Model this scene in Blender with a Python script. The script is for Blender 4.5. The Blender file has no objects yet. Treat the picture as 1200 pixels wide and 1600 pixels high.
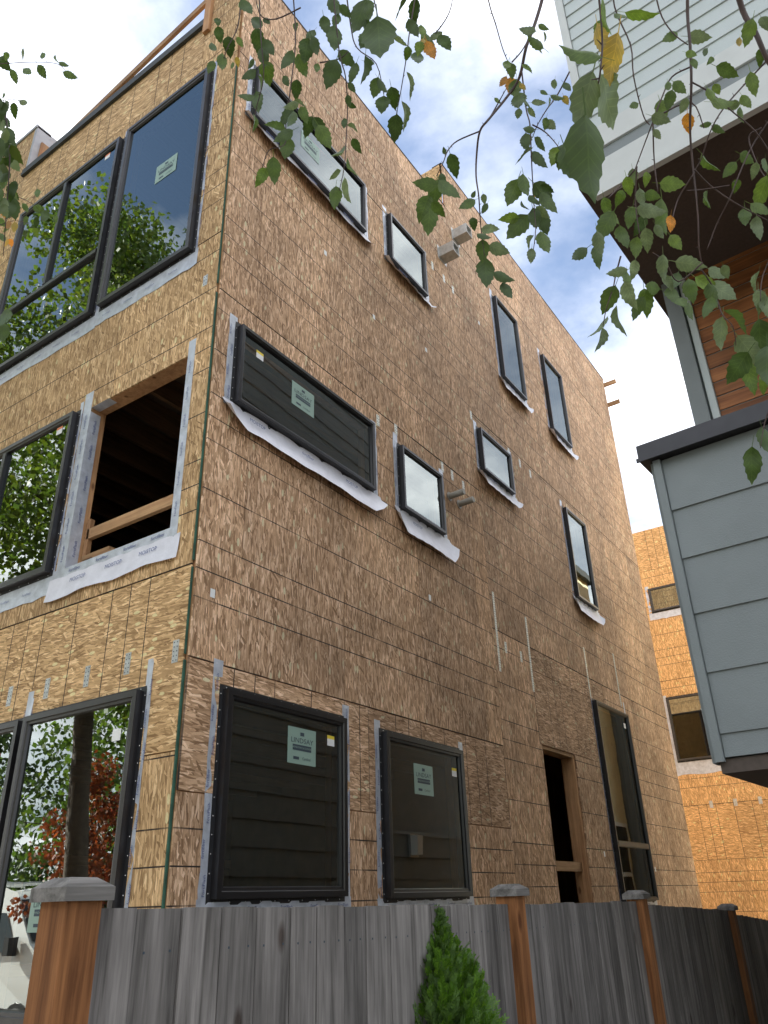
import bpy, math, random
from mathutils import Vector, Matrix
random.seed(7)
R = math.radians
# ------------------------------------------------------------------ camera
scene = bpy.context.scene
COL = scene.collection
CAM = Vector((3.75, -3.297, 1.65))
F_PX, PITCH, ROLL, YAW = 1217.6, R(26.547), R(-1.815), R(33.83)
fw = Vector((-math.sin(YAW)*math.cos(PITCH), math.cos(YAW)*math.cos(PITCH), math.sin(PITCH)))
r0 = Vector((math.cos(YAW), math.sin(YAW), 0)); u0 = r0.cross(fw)
rt = math.cos(ROLL)*r0 + math.sin(ROLL)*u0
up = -math.sin(ROLL)*r0 + math.cos(ROLL)*u0
cd = bpy.data.cameras.new('camera'); cam = bpy.data.objects.new('camera', cd); COL.objects.link(cam)
M = Matrix((( rt.x, up.x, -fw.x, CAM.x), (rt.y, up.y, -fw.y, CAM.y), (rt.z, up.z, -fw.z, CAM.z), (0,0,0,1)))
cam.matrix_world = M
cd.sensor_fit = 'VERTICAL'; cd.sensor_height = 36.0; cd.lens = F_PX/1600*36.0
cd.clip_start = 0.05; cd.clip_end = 3000
scene.camera = cam
scene.render.resolution_x = 768; scene.render.resolution_y = 1024
# ------------------------------------------------------------------ sky and sun
SUN_AZ = math.atan2(-0.95, 0.31)          # bearing of the sun from +Y towards +X
SUN_EL = R(33)
world = bpy.data.worlds.new('World'); scene.world = world; world.use_nodes = True
nt = world.node_tree; nt.nodes.clear()
def nd(tree, typ, **kw):
    n = tree.nodes.new(typ)
    for k, v in kw.items():
        if hasattr(n, k): setattr(n, k, v)
        else: n.inputs[k].default_value = v
    return n
sky = nd(nt, 'ShaderNodeTexSky', sky_type='NISHITA', sun_disc=False, sun_elevation=SUN_EL, sun_rotation=SUN_AZ, air_density=1.0, dust_density=0.3, ozone_density=1.3)
tc = nd(nt, 'ShaderNodeTexCoord')
sep = nd(nt, 'ShaderNodeSeparateXYZ'); nt.links.new(tc.outputs['Generated'], sep.inputs[0])
zz = nd(nt, 'ShaderNodeMath', operation='MAXIMUM'); nt.links.new(sep.outputs[2], zz.inputs[0]); zz.inputs[1].default_value = 0.0
za = nd(nt, 'ShaderNodeMath', operation='ADD'); nt.links.new(zz.outputs[0], za.inputs[0]); za.inputs[1].default_value = 0.22
dx = nd(nt, 'ShaderNodeMath', operation='DIVIDE'); nt.links.new(sep.outputs[0], dx.inputs[0]); nt.links.new(za.outputs[0], dx.inputs[1])
dy = nd(nt, 'ShaderNodeMath', operation='DIVIDE'); nt.links.new(sep.outputs[1], dy.inputs[0]); nt.links.new(za.outputs[0], dy.inputs[1])
cmb = nd(nt, 'ShaderNodeCombineXYZ'); nt.links.new(dx.outputs[0], cmb.inputs[0]); nt.links.new(dy.outputs[0], cmb.inputs[1]); cmb.inputs[2].default_value = 0.0
cof = nd(nt, 'ShaderNodeVectorMath', operation='ADD'); nt.links.new(cmb.outputs[0], cof.inputs[0]); cof.inputs[1].default_value = (-5.63, 1.20, 0.42)
cn = nd(nt, 'ShaderNodeTexNoise'); nt.links.new(cof.outputs[0], cn.inputs['Vector'])
cn.inputs['Scale'].default_value = 1.55; cn.inputs['Detail'].default_value = 9; cn.inputs['Roughness'].default_value = 0.56; cn.inputs['Distortion'].default_value = 0.25
cr = nd(nt, 'ShaderNodeValToRGB'); nt.links.new(cn.outputs[0], cr.inputs[0])
cr.color_ramp.elements[0].position = 0.34; cr.color_ramp.elements[0].color = (0,0,0,1)
cr.color_ramp.elements[1].position = 0.60; cr.color_ramp.elements[1].color = (1,1,1,1)
cn2 = nd(nt, 'ShaderNodeTexNoise'); nt.links.new(cof.outputs[0], cn2.inputs['Vector'])
cn2.inputs['Scale'].default_value = 3.1; cn2.inputs['Detail'].default_value = 7; cn2.inputs['Roughness'].default_value = 0.6
cc = nd(nt, 'ShaderNodeValToRGB'); nt.links.new(cn2.outputs[0], cc.inputs[0])
cc.color_ramp.elements[0].position = 0.3; cc.color_ramp.elements[0].color = (4.6, 4.9, 5.8, 1)
cc.color_ramp.elements[1].position = 0.68; cc.color_ramp.elements[1].color = (17.5, 17.5, 17.8, 1)
mx = nd(nt, 'ShaderNodeMixRGB'); nt.links.new(cr.outputs[0], mx.inputs[0]); nt.links.new(sky.outputs[0], mx.inputs[1]); nt.links.new(cc.outputs[0], mx.inputs[2])
bg = nd(nt, 'ShaderNodeBackground'); bg.inputs['Strength'].default_value = 0.05; nt.links.new(mx.outputs[0], bg.inputs[0])
wo = nd(nt, 'ShaderNodeOutputWorld'); nt.links.new(bg.outputs[0], wo.inputs[0])
sd = bpy.data.lights.new('sun', 'SUN'); sd.energy = 4.5; sd.angle = R(0.5); sd.color = (1.0, 0.95, 0.87)
sun = bpy.data.objects.new('sun', sd); COL.objects.link(sun)
sdir = Vector((math.sin(SUN_AZ)*math.cos(SUN_EL), math.cos(SUN_AZ)*math.cos(SUN_EL), math.sin(SUN_EL)))
sun.rotation_euler = sdir.to_track_quat('Z', 'Y').to_euler(); sun.location = sdir*60
vs = scene.view_settings
vs.view_transform = 'Standard'; vs.look = 'None'; vs.gamma = 1.0; vs.use_curve_mapping = False
vs.exposure = 2.08
scene.render.engine = 'CYCLES'

# ------------------------------------------------------------------ materials
MATS = {}
def newmat(name):
    m = bpy.data.materials.new(name); m.use_nodes = True
    t = m.node_tree; b = t.nodes['Principled BSDF']
    MATS[name] = m
    return m, t, b
def ramp(t, pts):
    n = t.nodes.new('ShaderNodeValToRGB'); e = n.color_ramp.elements
    while len(e) < len(pts): e.new(0.5)
    for el, (p, c) in zip(e, pts): el.position = p; el.color = (c[0], c[1], c[2], 1)
    return n
def math_(t, op, a, b=None, clamp=False):
    n = t.nodes.new('ShaderNodeMath'); n.operation = op; n.use_clamp = clamp
    for i, v in enumerate((a, b)):
        if v is None: continue
        if isinstance(v, (int, float)): n.inputs[i].default_value = v
        else: t.links.new(v, n.inputs[i])
    return n.outputs[0]
def mix(t, f, a, b, typ='MIX'):
    n = t.nodes.new('ShaderNodeMixRGB'); n.blend_type = typ
    for i, v in enumerate((f, a, b)):
        if isinstance(v, (int, float)): n.inputs[i].default_value = v
        elif isinstance(v, tuple): n.inputs[i].default_value = (*v, 1)
        else: t.links.new(v, n.inputs[i])
    return n.outputs[0]
def noise(t, vec, scale, detail=4, rough=0.55, dist=0):
    n = t.nodes.new('ShaderNodeTexNoise')
    if vec is not None: t.links.new(vec, n.inputs['Vector'])
    n.inputs['Scale'].default_value = scale; n.inputs['Detail'].default_value = detail
    n.inputs['Roughness'].default_value = rough; n.inputs['Distortion'].default_value = dist
    return n
def mapping(t, vec, scale=(1,1,1), rot=0.0, loc=(0,0,0)):
    n = t.nodes.new('ShaderNodeMapping'); t.links.new(vec, n.inputs[0])
    n.inputs['Scale'].default_value = scale; n.inputs['Rotation'].default_value = (0,0,rot); n.inputs['Location'].default_value = loc
    return n.outputs[0]
def plain(name, col, rough=0.6, metal=0.0, var=0.12, scale=6.0, bump=0.0, bscale=60):
    m, t, b = newmat(name)
    tcn = t.nodes.new('ShaderNodeTexCoord')
    n = noise(t, tcn.outputs['Object'], scale, 5)
    lo = tuple(c*(1-var) for c in col); hi = tuple(min(1, c*(1+var)) for c in col)
    rp = ramp(t, [(0.3, lo), (0.7, hi)]); t.links.new(n.outputs[0], rp.inputs[0])
    t.links.new(rp.outputs[0], b.inputs['Base Color'])
    b.inputs['Roughness'].default_value = rough; b.inputs['Metallic'].default_value = metal
    if bump:
        n2 = noise(t, tcn.outputs['Object'], bscale, 4)
        bp = t.nodes.new('ShaderNodeBump'); bp.inputs['Strength'].default_value = bump; bp.inputs['Distance'].default_value = 0.01
        t.links.new(n2.outputs[0], bp.inputs['Height']); t.links.new(bp.outputs[0], b.inputs['Normal'])
    return m
def osb(name, tint, spread=1.0, grime=0.5, lines=0.8):
    """oriented strand board: layered random strands along the sheet's long axis, printed nailing lines, grime"""
    m, t, b = newmat(name)
    uv = t.nodes.new('ShaderNodeUVMap'); uv.uv_map = 'UVMap'
    oi = t.nodes.new('ShaderNodeObjectInfo')
    off = t.nodes.new('ShaderNodeCombineXYZ')
    t.links.new(math_(t, 'MULTIPLY', oi.outputs['Random'], 41.0), off.inputs[0]); t.links.new(math_(t, 'MULTIPLY', oi.outputs['Random'], 17.0), off.inputs[1])
    va = t.nodes.new('ShaderNodeVectorMath'); va.operation = 'ADD'; t.links.new(uv.outputs[0], va.inputs[0]); t.links.new(off.outputs[0], va.inputs[1])
    vec = va.outputs[0]
    wob = noise(t, vec, 5.0, 2)
    wv = t.nodes.new('ShaderNodeVectorMath'); wv.operation = 'SCALE'; wv.inputs['Scale'].default_value = 0.014
    t.links.new(wob.outputs['Color'], wv.inputs[0])
    vw = t.nodes.new('ShaderNodeVectorMath'); vw.operation = 'ADD'; t.links.new(vec, vw.inputs[0]); t.links.new(wv.outputs[0], vw.inputs[1])
    base = None; height = None
    shades = [(p, tuple(tint[i]*(1+(kk[i]-1)*spread) for i in range(3))) for p, kk in ((0.0, (.50, .45, .40)), (0.3, (.80, .77, .73)), (0.62, (1.02, 1.0, .97)), (0.88, (1.28, 1.32, 1.38)), (1.0, (1.55, 1.7, 1.9)))]
    for k, (ang, sx, sy, thr) in enumerate([(0.12, 10, 80, 0.0), (-0.30, 9, 70, 0.50), (0.36, 10, 78, 0.55), (-0.10, 7.5, 60, 0.62), (0.85, 11, 58, 0.86), (0.05, 15, 105, 0.58)]):
        mp = mapping(t, vw.outputs[0], (sx, sy, 1), 0.0, (k*3.1, k*7.7, 0))
        rot = t.nodes.new('ShaderNodeVectorRotate'); rot.rotation_type = 'Z_AXIS'; rot.inputs['Angle'].default_value = ang
        t.links.new(vw.outputs[0], rot.inputs['Vector'])
        mp = mapping(t, rot.outputs[0], (sx, sy, 1), 0.0, (k*3.1, k*7.7, 0))
        vo = t.nodes.new('ShaderNodeTexVoronoi'); vo.voronoi_dimensions = '2D'; vo.inputs['Scale'].default_value = 1.0; vo.inputs['Randomness'].default_value = 1.0
        t.links.new(mp, vo.inputs['Vector'])
        sc = t.nodes.new('ShaderNodeSeparateColor'); t.links.new(vo.outputs['Color'], sc.inputs[0])
        rp = ramp(t, shades); t.links.new(sc.outputs[0], rp.inputs[0])
        if base is None: base = rp.outputs[0]; height = sc.outputs[1]
        else:
            f = math_(t, 'GREATER_THAN', sc.outputs[1], thr)
            base = mix(t, f, base, rp.outputs[0])
            hm = t.nodes.new('ShaderNodeMix'); t.links.new(f, hm.inputs[0]); t.links.new(height, hm.inputs[2]); t.links.new(sc.outputs[2], hm.inputs[3]); height = hm.outputs[0]
    vo = t.nodes.new('ShaderNodeTexVoronoi'); vo.voronoi_dimensions = '2D'; vo.inputs['Scale'].default_value = 1.0
    t.links.new(mapping(t, vw.outputs[0], (13, 34, 1), 0.0, (5.5, 2.2, 0)), vo.inputs['Vector'])
    sc = t.nodes.new('ShaderNodeSeparateColor'); t.links.new(vo.outputs['Color'], sc.inputs[0])
    chip = math_(t, 'MULTIPLY', math_(t, 'GREATER_THAN', sc.outputs[1], 0.965), math_(t, 'LESS_THAN', vo.outputs['Distance'], 0.42))
    base = mix(t, math_(t, 'MULTIPLY', chip, 0.75), base, tuple(min(.8, v*1.75+.06) for v in tint))
    # fine grain
    g = noise(t, mapping(t, vec, (60, 420, 1)), 1.0, 3)
    base = mix(t, 0.45, base, mix(t, 1.0, base, ramp_out(t, g.outputs[0], [(0.3, (0.62,0.62,0.62)), (0.7, (1.25,1.25,1.25))]), 'MULTIPLY'))
    # weather grime: blotches and dark speckle
    n1 = noise(t, vec, 1.1, 6, 0.6); n2 = noise(t, vec, 38, 4, 0.7)
    gr = ramp_out(t, n1.outputs[0], [(0.32, (1-0.55*grime,)*3), (0.66, (1.08,)*3)])
    base = mix(t, 1.0, base, gr, 'MULTIPLY')
    sp = ramp_out(t, n2.outputs[0], [(0.27, (0.35,)*3), (0.36, (1,)*3)])
    base = mix(t, 0.8*grime, base, mix(t, 1.0, base, sp, 'MULTIPLY'))
    pr = ramp_out(t, oi.outputs['Random'], [(0.0, (0.86, 0.85, 0.84)), (0.5, (1.0, 0.99, 0.98)), (1.0, (1.1, 1.08, 1.04))])
    base = mix(t, 1.0, base, pr, 'MULTIPLY')
    # printed nailing lines at 16, 24, 32, 48 inches along the long axis (U)
    sx = t.nodes.new('ShaderNodeSeparateXYZ'); t.links.new(uv.outputs[0], sx.inputs[0])
    md = math_(t, 'PINGPONG', math_(t, 'ADD', sx.outputs[0], 0.0), 0.6096)
    l1 = math_(t, 'LESS_THAN', math_(t, 'ABSOLUTE', math_(t, 'SUBTRACT', md, 0.4064)), 0.0046)
    l2 = math_(t, 'GREATER_THAN', md, 0.6096-0.0046)
    l3 = math_(t, 'LESS_THAN', md, 0.0046)
    ln = math_(t, 'MAXIMUM', math_(t, 'MAXIMUM', l1, l2), l3)
    br = noise(t, mapping(t, vec, (4, 2.0, 1)), 1.3, 4)
    ln = math_(t, 'MULTIPLY', ln, math_(t, 'MULTIPLY', ramp_out(t, br.outputs[0], [(0.34, (0.45,)*3), (0.50, (1,)*3)]), lines))
    base = mix(t, ln, base, (0.035, 0.026, 0.022))
    t.links.new(base, b.inputs['Base Color'])
    b.inputs['Roughness'].default_value = 0.75; b.inputs['Specular IOR Level'].default_value = 0.25
    bp = t.nodes.new('ShaderNodeBump'); bp.inputs['Strength'].default_value = 0.5; bp.inputs['Distance'].default_value = 0.0025
    t.links.new(height, bp.inputs['Height']); t.links.new(bp.outputs[0], b.inputs['Normal'])
    return m
def ramp_out(t, fac, pts):
    r_ = ramp(t, pts); t.links.new(fac, r_.inputs[0]); return r_.outputs[0]
def wood(name, lo, hi, rough=0.7, axis='Z', scale=1.0, knots=True, bump=0.3, tone=0.25):
    """grain along an object axis with per-object tone"""
    m, t, b = newmat(name)
    tcn = t.nodes.new('ShaderNodeTexCoord'); oi = t.nodes.new('ShaderNodeObjectInfo')
    off = t.nodes.new('ShaderNodeCombineXYZ')
    for i in range(3): t.links.new(math_(t, 'MULTIPLY', oi.outputs['Random'], 13.0+7*i), off.inputs[i])
    va = t.nodes.new('ShaderNodeVectorMath'); va.operation = 'ADD'; t.links.new(tcn.outputs['Object'], va.inputs[0]); t.links.new(off.outputs[0], va.inputs[1])
    s = {'X': (1.2, 22, 22), 'Y': (22, 1.2, 22), 'Z': (22, 22, 1.2)}[axis]
    mp = mapping(t, va.outputs[0], tuple(v*scale for v in s))
    n = noise(t, mp, 1.0, 6, 0.6, 0.6)
    n3 = noise(t, mapping(t, va.outputs[0], tuple(v*scale*5 for v in s)), 1.0, 3)
    f = math_(t, 'ADD', math_(t, 'MULTIPLY', n.outputs[0], 0.75), math_(t, 'MULTIPLY', n3.outputs[0], 0.25))
    c = ramp_out(t, f, [(0.36, lo), (0.64, hi)])
    n4 = noise(t, va.outputs[0], 2.2, 4)
    c = mix(t, 1.0, c, ramp_out(t, n4.outputs[0], [(0.3, (0.72,)*3), (0.7, (1.15,)*3)]), 'MULTIPLY')
    c = mix(t, 1.0, c, ramp_out(t, oi.outputs['Random'], [(0.0, (1-tone,)*3), (1.0, (1+tone,)*3)]), 'MULTIPLY')
    if knots:
        vo = t.nodes.new('ShaderNodeTexVoronoi'); vo.inputs['Scale'].default_value = 1.0
        t.links.new(mapping(t, va.outputs[0], tuple(2.2 if v == 1.2 else 5.0 for v in s)), vo.inputs['Vector'])
        k = ramp_out(t, vo.outputs['Distance'], [(0.05, (0.35, 0.28, 0.25)), (0.11, (1, 1, 1))])
        c = mix(t, 0.9, c, mix(t, 1.0, c, k, 'MULTIPLY'))
    t.links.new(c, b.inputs['Base Color']); b.inputs['Roughness'].default_value = rough; b.inputs['Specular IOR Level'].default_value = 0.3
    bp = t.nodes.new('ShaderNodeBump'); bp.inputs['Strength'].default_value = bump; bp.inputs['Distance'].default_value = 0.004
    t.links.new(f, bp.inputs['Height']); t.links.new(bp.outputs[0], b.inputs['Normal'])
    return m
def leafmat(name, col, trans=0.35, back=None):
    m, t, b = newmat(name)
    oi = t.nodes.new('ShaderNodeObjectInfo'); tcn = t.nodes.new('ShaderNodeTexCoord')
    geo = t.nodes.new('ShaderNodeNewGeometry')
    n = noise(t, tcn.outputs['Object'], 3.0, 4)
    c = ramp_out(t, n.outputs[0], [(0.3, tuple(v*0.72 for v in col)), (0.7, tuple(v*1.25 for v in col))])
    rnd = geo.outputs['Random Per Island']
    c = mix(t, 1.0, c, ramp_out(t, rnd, [(0.0, (0.7, 0.75, 0.7)), (0.7, (1.1, 1.1, 1.0)), (1.0, (1.7, 1.4, 1.0))]), 'MULTIPLY')
    c = mix(t, 1.0, c, ramp_out(t, oi.outputs['Random'], [(0.0, (0.8, 0.82, 0.8)), (1.0, (1.2, 1.18, 1.2))]), 'MULTIPLY')
    if name.startswith('leaf_'):        # midrib and side veins
        sp = t.nodes.new('ShaderNodeSeparateXYZ'); t.links.new(tcn.outputs['Object'], sp.inputs[0])
        ay = math_(t, 'ABSOLUTE', sp.outputs[1])
        fr_ = math_(t, 'FRACT', math_(t, 'MULTIPLY', math_(t, 'SUBTRACT', sp.outputs[0], math_(t, 'MULTIPLY', ay, 0.9)), 7.5))
        v1 = math_(t, 'LESS_THAN', math_(t, 'ABSOLUTE', math_(t, 'SUBTRACT', fr_, 0.5)), 0.07)
        v2 = math_(t, 'LESS_THAN', ay, 0.011)
        c = mix(t, math_(t, 'MULTIPLY', math_(t, 'MAXIMUM', v1, v2), 0.38), c, mix(t, 1.0, c, (1.9, 1.8, 1.7), 'MULTIPLY'))
    pale = mix(t, 0.35, c, (0.17, 0.22, 0.14))
    cb = mix(t, geo.outputs['Backfacing'], c, pale)
    t.links.new(cb, b.inputs['Base Color']); b.inputs['Roughness'].default_value = 0.5; b.inputs['Specular IOR Level'].default_value = 0.3
    tr = t.nodes.new('ShaderNodeBsdfTranslucent'); t.links.new(mix(t, 1.0, c, (1.5, 1.6, 0.8), 'MULTIPLY'), tr.inputs[0])
    ms = t.nodes.new('ShaderNodeMixShader'); ms.inputs[0].default_value = trans
    out = t.nodes['Material Output']
    t.links.new(b.outputs[0], ms.inputs[1]); t.links.new(tr.outputs[0], ms.inputs[2]); t.links.new(ms.outputs[0], out.inputs[0])
    return m
def glassmat(name, tint=(0.55, 0.60, 0.56), ior=3.0):
    m, t, b = newmat(name); t.nodes.remove(b)
    fr = t.nodes.new('ShaderNodeFresnel'); fr.inputs['IOR'].default_value = ior
    tcn = t.nodes.new('ShaderNodeTexCoord')
    n = noise(t, tcn.outputs['Object'], 1.6, 2); bp = t.nodes.new('ShaderNodeBump'); bp.inputs['Strength'].default_value = 0.035; bp.inputs['Distance'].default_value = 0.02
    t.links.new(n.outputs[0], bp.inputs['Height'])
    gl = t.nodes.new('ShaderNodeBsdfGlossy'); gl.inputs['Roughness'].default_value = 0.0; gl.inputs['Color'].default_value = (0.93, 1.0, 0.96, 1); t.links.new(bp.outputs[0], gl.inputs['Normal'])
    tp = t.nodes.new('ShaderNodeBsdfTransparent'); tp.inputs[0].default_value = (*tint, 1)
    ms = t.nodes.new('ShaderNodeMixShader'); t.links.new(fr.outputs[0], ms.inputs[0]); t.links.new(tp.outputs[0], ms.inputs[1]); t.links.new(gl.outputs[0], ms.inputs[2])
    t.links.new(ms.outputs[0], t.nodes['Material Output'].inputs[0])
    return m
osb('osb_weathered', (0.60, 0.39, 0.24), 1.15, 0.58, 1.0)
osb('osb_golden_lit', (0.575, 0.38, 0.195), 1.05, 0.35, 1.0)  # warm light on the front wall put into a yellower tint
osb('osb_orange_lit', (0.68, 0.40, 0.17), 0.9, 0.2, 1.0)  # new board, tint brightened to carry warm bounced light on the wall
wood('lumber', (0.30, 0.16, 0.075), (0.50, 0.31, 0.16), axis='X')
wood('lumber_y', (0.30, 0.16, 0.075), (0.50, 0.31, 0.16), axis='Y')
wood('joist_wood_shaded', (0.09, 0.045, 0.02), (0.20, 0.11, 0.055), axis='Y')  # darker than the other lumber: interior shade put into the colour
wood('lumber_z', (0.30, 0.15, 0.07), (0.48, 0.27, 0.13), axis='Z')
wood('fence_grey', (0.085, 0.078, 0.072), (0.27, 0.25, 0.235), 0.85, 'Z', 1.0, True, 0.5, 0.34)
wood('fence_post', (0.15, 0.058, 0.020), (0.36, 0.155, 0.058), 0.8, 'Z', 1.6, True, 0.4, 0.15)
wood('cap_grey', (0.09, 0.085, 0.078), (0.25, 0.235, 0.22), 0.85, 'Y', 1.2, False, 0.5, 0.15)
wood('cedar', (0.16, 0.055, 0.018), (0.36, 0.145, 0.05), 0.55, 'X', 0.9, True, 0.2, 0.28)
plain('frame_black', (0.014, 0.013, 0.014), 0.32, 0, 0.2)
plain('bead_sky_grey', (0.045, 0.042, 0.040), 0.35, 0, 0.2)  # grey inner bead; also paints sky reflection on front frame faces
plain('fin_black', (0.018, 0.018, 0.02), 0.5, 0, 0.2)
plain('membrane', (0.70, 0.70, 0.76), 0.45, 0, 0.08, 9, 0.25, 25)
plain('tape_silver', (0.55, 0.58, 0.64), 0.32, 0.25, 0.18, 14, 0.3, 60)
plain('tape_print', (0.06, 0.09, 0.26), 0.5)
plain('screw', (0.75, 0.74, 0.72), 0.4, 0.2)
plain('galvanized', (0.52, 0.53, 0.52), 0.42, 0.6, 0.25, 30)
plain('vent_metal', (0.46, 0.45, 0.42), 0.45, 0.4, 0.2, 20)
plain('plastic_pipe', (0.33, 0.31, 0.27), 0.5, 0, 0.15)
plain('strap_white', (0.80, 0.78, 0.70), 0.5, 0.1, 0.3, 60)
plain('green_edge', (0.03, 0.10, 0.065), 0.6, 0, 0.5, 8)
plain('sticker_green', (0.25, 0.36, 0.30), 0.5, 0, 0.04)
plain('sticker_white', (0.78, 0.78, 0.76), 0.5, 0, 0.04)
plain('sticker_yellow', (0.80, 0.62, 0.05), 0.5, 0, 0.04)
plain('sticker_orange', (0.75, 0.25, 0.12), 0.5, 0, 0.04)
plain('ink', (0.03, 0.05, 0.07), 0.6)
plain('shaded_interior', (0.09, 0.06, 0.038), 0.8, 0, 0.3)  # inner boards, darkened so the colour carries the interior shade
plain('roof_membrane', (0.035, 0.038, 0.035), 0.6, 0, 0.3, 20)
plain('grey_wrap', (0.33, 0.33, 0.35), 0.5, 0, 0.15)
plain('siding_dark', (0.205, 0.230, 0.232), 0.62, 0, 0.07, 2.5, 0.22, 130)
plain('siding_light', (0.48, 0.53, 0.52), 0.6, 0, 0.06, 2.5, 0.2, 130)
plain('trim_light', (0.56, 0.58, 0.56), 0.55, 0, 0.05)
plain('soffit_brown', (0.085, 0.064, 0.052), 0.75, 0, 0.12, 40)
plain('cap_metal', (0.030, 0.030, 0.034), 0.38, 0.3, 0.15, 12)
plain('cream_paint', (0.76, 0.69, 0.46), 0.6, 0, 0.05)
plain('white_paint', (0.78, 0.78, 0.75), 0.45, 0, 0.04)
plain('dark_glass', (0.02, 0.025, 0.028), 0.05)
plain('bark', (0.10, 0.075, 0.055), 0.85, 0, 0.35, 14, 0.6, 30)
plain('bark_pale', (0.42, 0.39, 0.34), 0.8, 0, 0.4, 7, 0.4, 30)
plain('twig_brown', (0.075, 0.045, 0.038), 0.6, 0, 0.3, 20)
plain('asphalt', (0.05, 0.05, 0.052), 0.85, 0, 0.2, 30, 0.3, 200)
plain('concrete', (0.33, 0.32, 0.30), 0.85, 0, 0.15, 4, 0.2, 80)
plain('soil', (0.11, 0.085, 0.055), 0.95, 0, 0.4, 3, 0.5, 40)
plain('tyre', (0.018, 0.018, 0.018), 0.8)
plain('rim', (0.45, 0.45, 0.46), 0.35, 0.8)
plain('lamp_lens', (0.75, 0.75, 0.72), 0.15)
plain('black_trim', (0.02, 0.02, 0.022), 0.5)
leafmat('leaf_green', (0.082, 0.130, 0.026), 0.30)
leafmat('leaf_dark', (0.048, 0.082, 0.020), 0.25)
leafmat('leaf_pale', (0.145, 0.185, 0.10), 0.25)
leafmat('leaf_yellow', (0.42, 0.27, 0.045), 0.35)
leafmat('leaf_orange', (0.50, 0.20, 0.03), 0.35)
leafmat('leaf_lime', (0.13, 0.19, 0.04), 0.35)
leafmat('crown_green', (0.085, 0.140, 0.032), 0.35)
leafmat('crown_lime', (0.13, 0.18, 0.035), 0.4)
leafmat('crown_dark', (0.030, 0.058, 0.022), 0.2)
leafmat('crown_red', (0.24, 0.055, 0.03), 0.3)
leafmat('thuja', (0.125, 0.255, 0.03), 0.28)
glassmat('glass')
m_, t_, b_ = newmat('van_paint'); b_.inputs['Base Color'].default_value = (0.80, 0.81, 0.80, 1); b_.inputs['Roughness'].default_value = 0.25; b_.inputs['Coat Weight'].default_value = 0.6
MT = MATS

# ------------------------------------------------------------------ mesh helpers
class MB:
    def __init__(s): s.v = []; s.f = []; s.m = []; s.uv = []
    def face(s, pts, mi=0, uvs=None):
        i = len(s.v); s.v += [tuple(p) for p in pts]; s.f.append(tuple(range(i, i+len(pts)))); s.m.append(mi)
        s.uv.append(uvs if uvs else [(0, 0)]*len(pts))
    def idx(s, verts, faces, mi=0):
        i = len(s.v); s.v += [tuple(p) for p in verts]
        for f in faces: s.f.append(tuple(i+k for k in f)); s.m.append(mi); s.uv.append([(0, 0)]*len(f))
    def box(s, lo, hi, mi=0, T=None):
        x0, y0, z0 = lo; x1, y1, z1 = hi
        vs_ = [(x0,y0,z0),(x1,y0,z0),(x1,y1,z0),(x0,y1,z0),(x0,y0,z1),(x1,y0,z1),(x1,y1,z1),(x0,y1,z1)]
        if T: vs_ = [T(*p) for p in vs_]
        s.idx(vs_, [(0,3,2,1),(4,5,6,7),(0,1,5,4),(1,2,6,5),(2,3,7,6),(3,0,4,7)], mi)
    def tube(s, pts, rad, n=6, mi=0):
        pts = [Vector(p) for p in pts]
        if isinstance(rad, (int, float)): rad = [rad]*len(pts)
        rings = []; ref = None
        for i, p in enumerate(pts):
            d = (pts[min(i+1, len(pts)-1)] - pts[max(i-1, 0)]).normalized()
            if ref is None: ref = d.orthogonal().normalized()
            a = (ref - d*ref.dot(d))
            a = a.normalized() if a.length > 1e-6 else d.orthogonal().normalized()
            ref = a; b = d.cross(a)
            rings.append([p + (a*math.cos(2*math.pi*k/n) + b*math.sin(2*math.pi*k/n))*rad[i] for k in range(n)])
        vs_ = [q for r_ in rings for q in r_]; fs = []
        for i in range(len(pts)-1):
            for k in range(n): fs.append((i*n+k, i*n+(k+1) % n, (i+1)*n+(k+1) % n, (i+1)*n+k))
        fs.append(tuple(range(n-1, -1, -1))); fs.append(tuple((len(pts)-1)*n+k for k in range(n)))
        s.idx(vs_, fs, mi)
    def mesh(s, name, mats, uv=False):
        me = bpy.data.meshes.new(name); me.from_pydata(s.v, [], s.f); 
        for m in (mats if isinstance(mats, (list, tuple)) else [mats]): me.materials.append(MT[m] if isinstance(m, str) else m)
        me.polygons.foreach_set('material_index', s.m)
        if uv:
            l = me.uv_layers.new(name='UVMap'); flat = [c for u in s.uv for p in u for c in p]; l.data.foreach_set('uv', flat)
        me.validate(); me.update(); return me
    def build(s, name, mats, parent=None, uv=False, smooth=False):
        me = s.mesh(name, mats, uv)
        if smooth: me.polygons.foreach_set('use_smooth', [True]*len(me.polygons))
        return link(name, me, parent)
def link(name, me, parent=None):
    o = bpy.data.objects.new(name, me); COL.objects.link(o)
    if parent is not None:
        o.parent = parent; o.matrix_parent_inverse = WM[parent.name].inverted() if parent.name in WM else Matrix()
    return o
WM = {}
def empty(name, loc, label, cat, group=None):
    o = bpy.data.objects.new(name, None); COL.objects.link(o); o.location = loc; o.empty_display_size = 0.3
    WM[o.name] = Matrix.Translation(loc)
    tag(o, label, cat, group); return o
def tag(o, label=None, cat=None, group=None, kind=None):
    if label: o['label'] = label
    if cat: o['category'] = cat
    if group: o['group'] = group
    if kind: o['kind'] = kind
    return o
def pix(px, py, depth):
    return CAM + (rt*((px-600)/F_PX) - up*((py-800)/F_PX) + fw)*depth
class Plane:
    """wall plane: a = metres along the wall, z = height, d = distance out of the wall"""
    def __init__(s, O, A, N): s.O = Vector(O); s.A = Vector(A); s.N = Vector(N)
    def __call__(s, a, z, d=0.0): return s.O + s.A*a + s.N*d + Vector((0, 0, z))
SIDE = Plane((0,0,0), (0,1,0), (1,0,0))
FRONT = Plane((0,0,0), (1,0,0), (0,-1,0))
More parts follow.
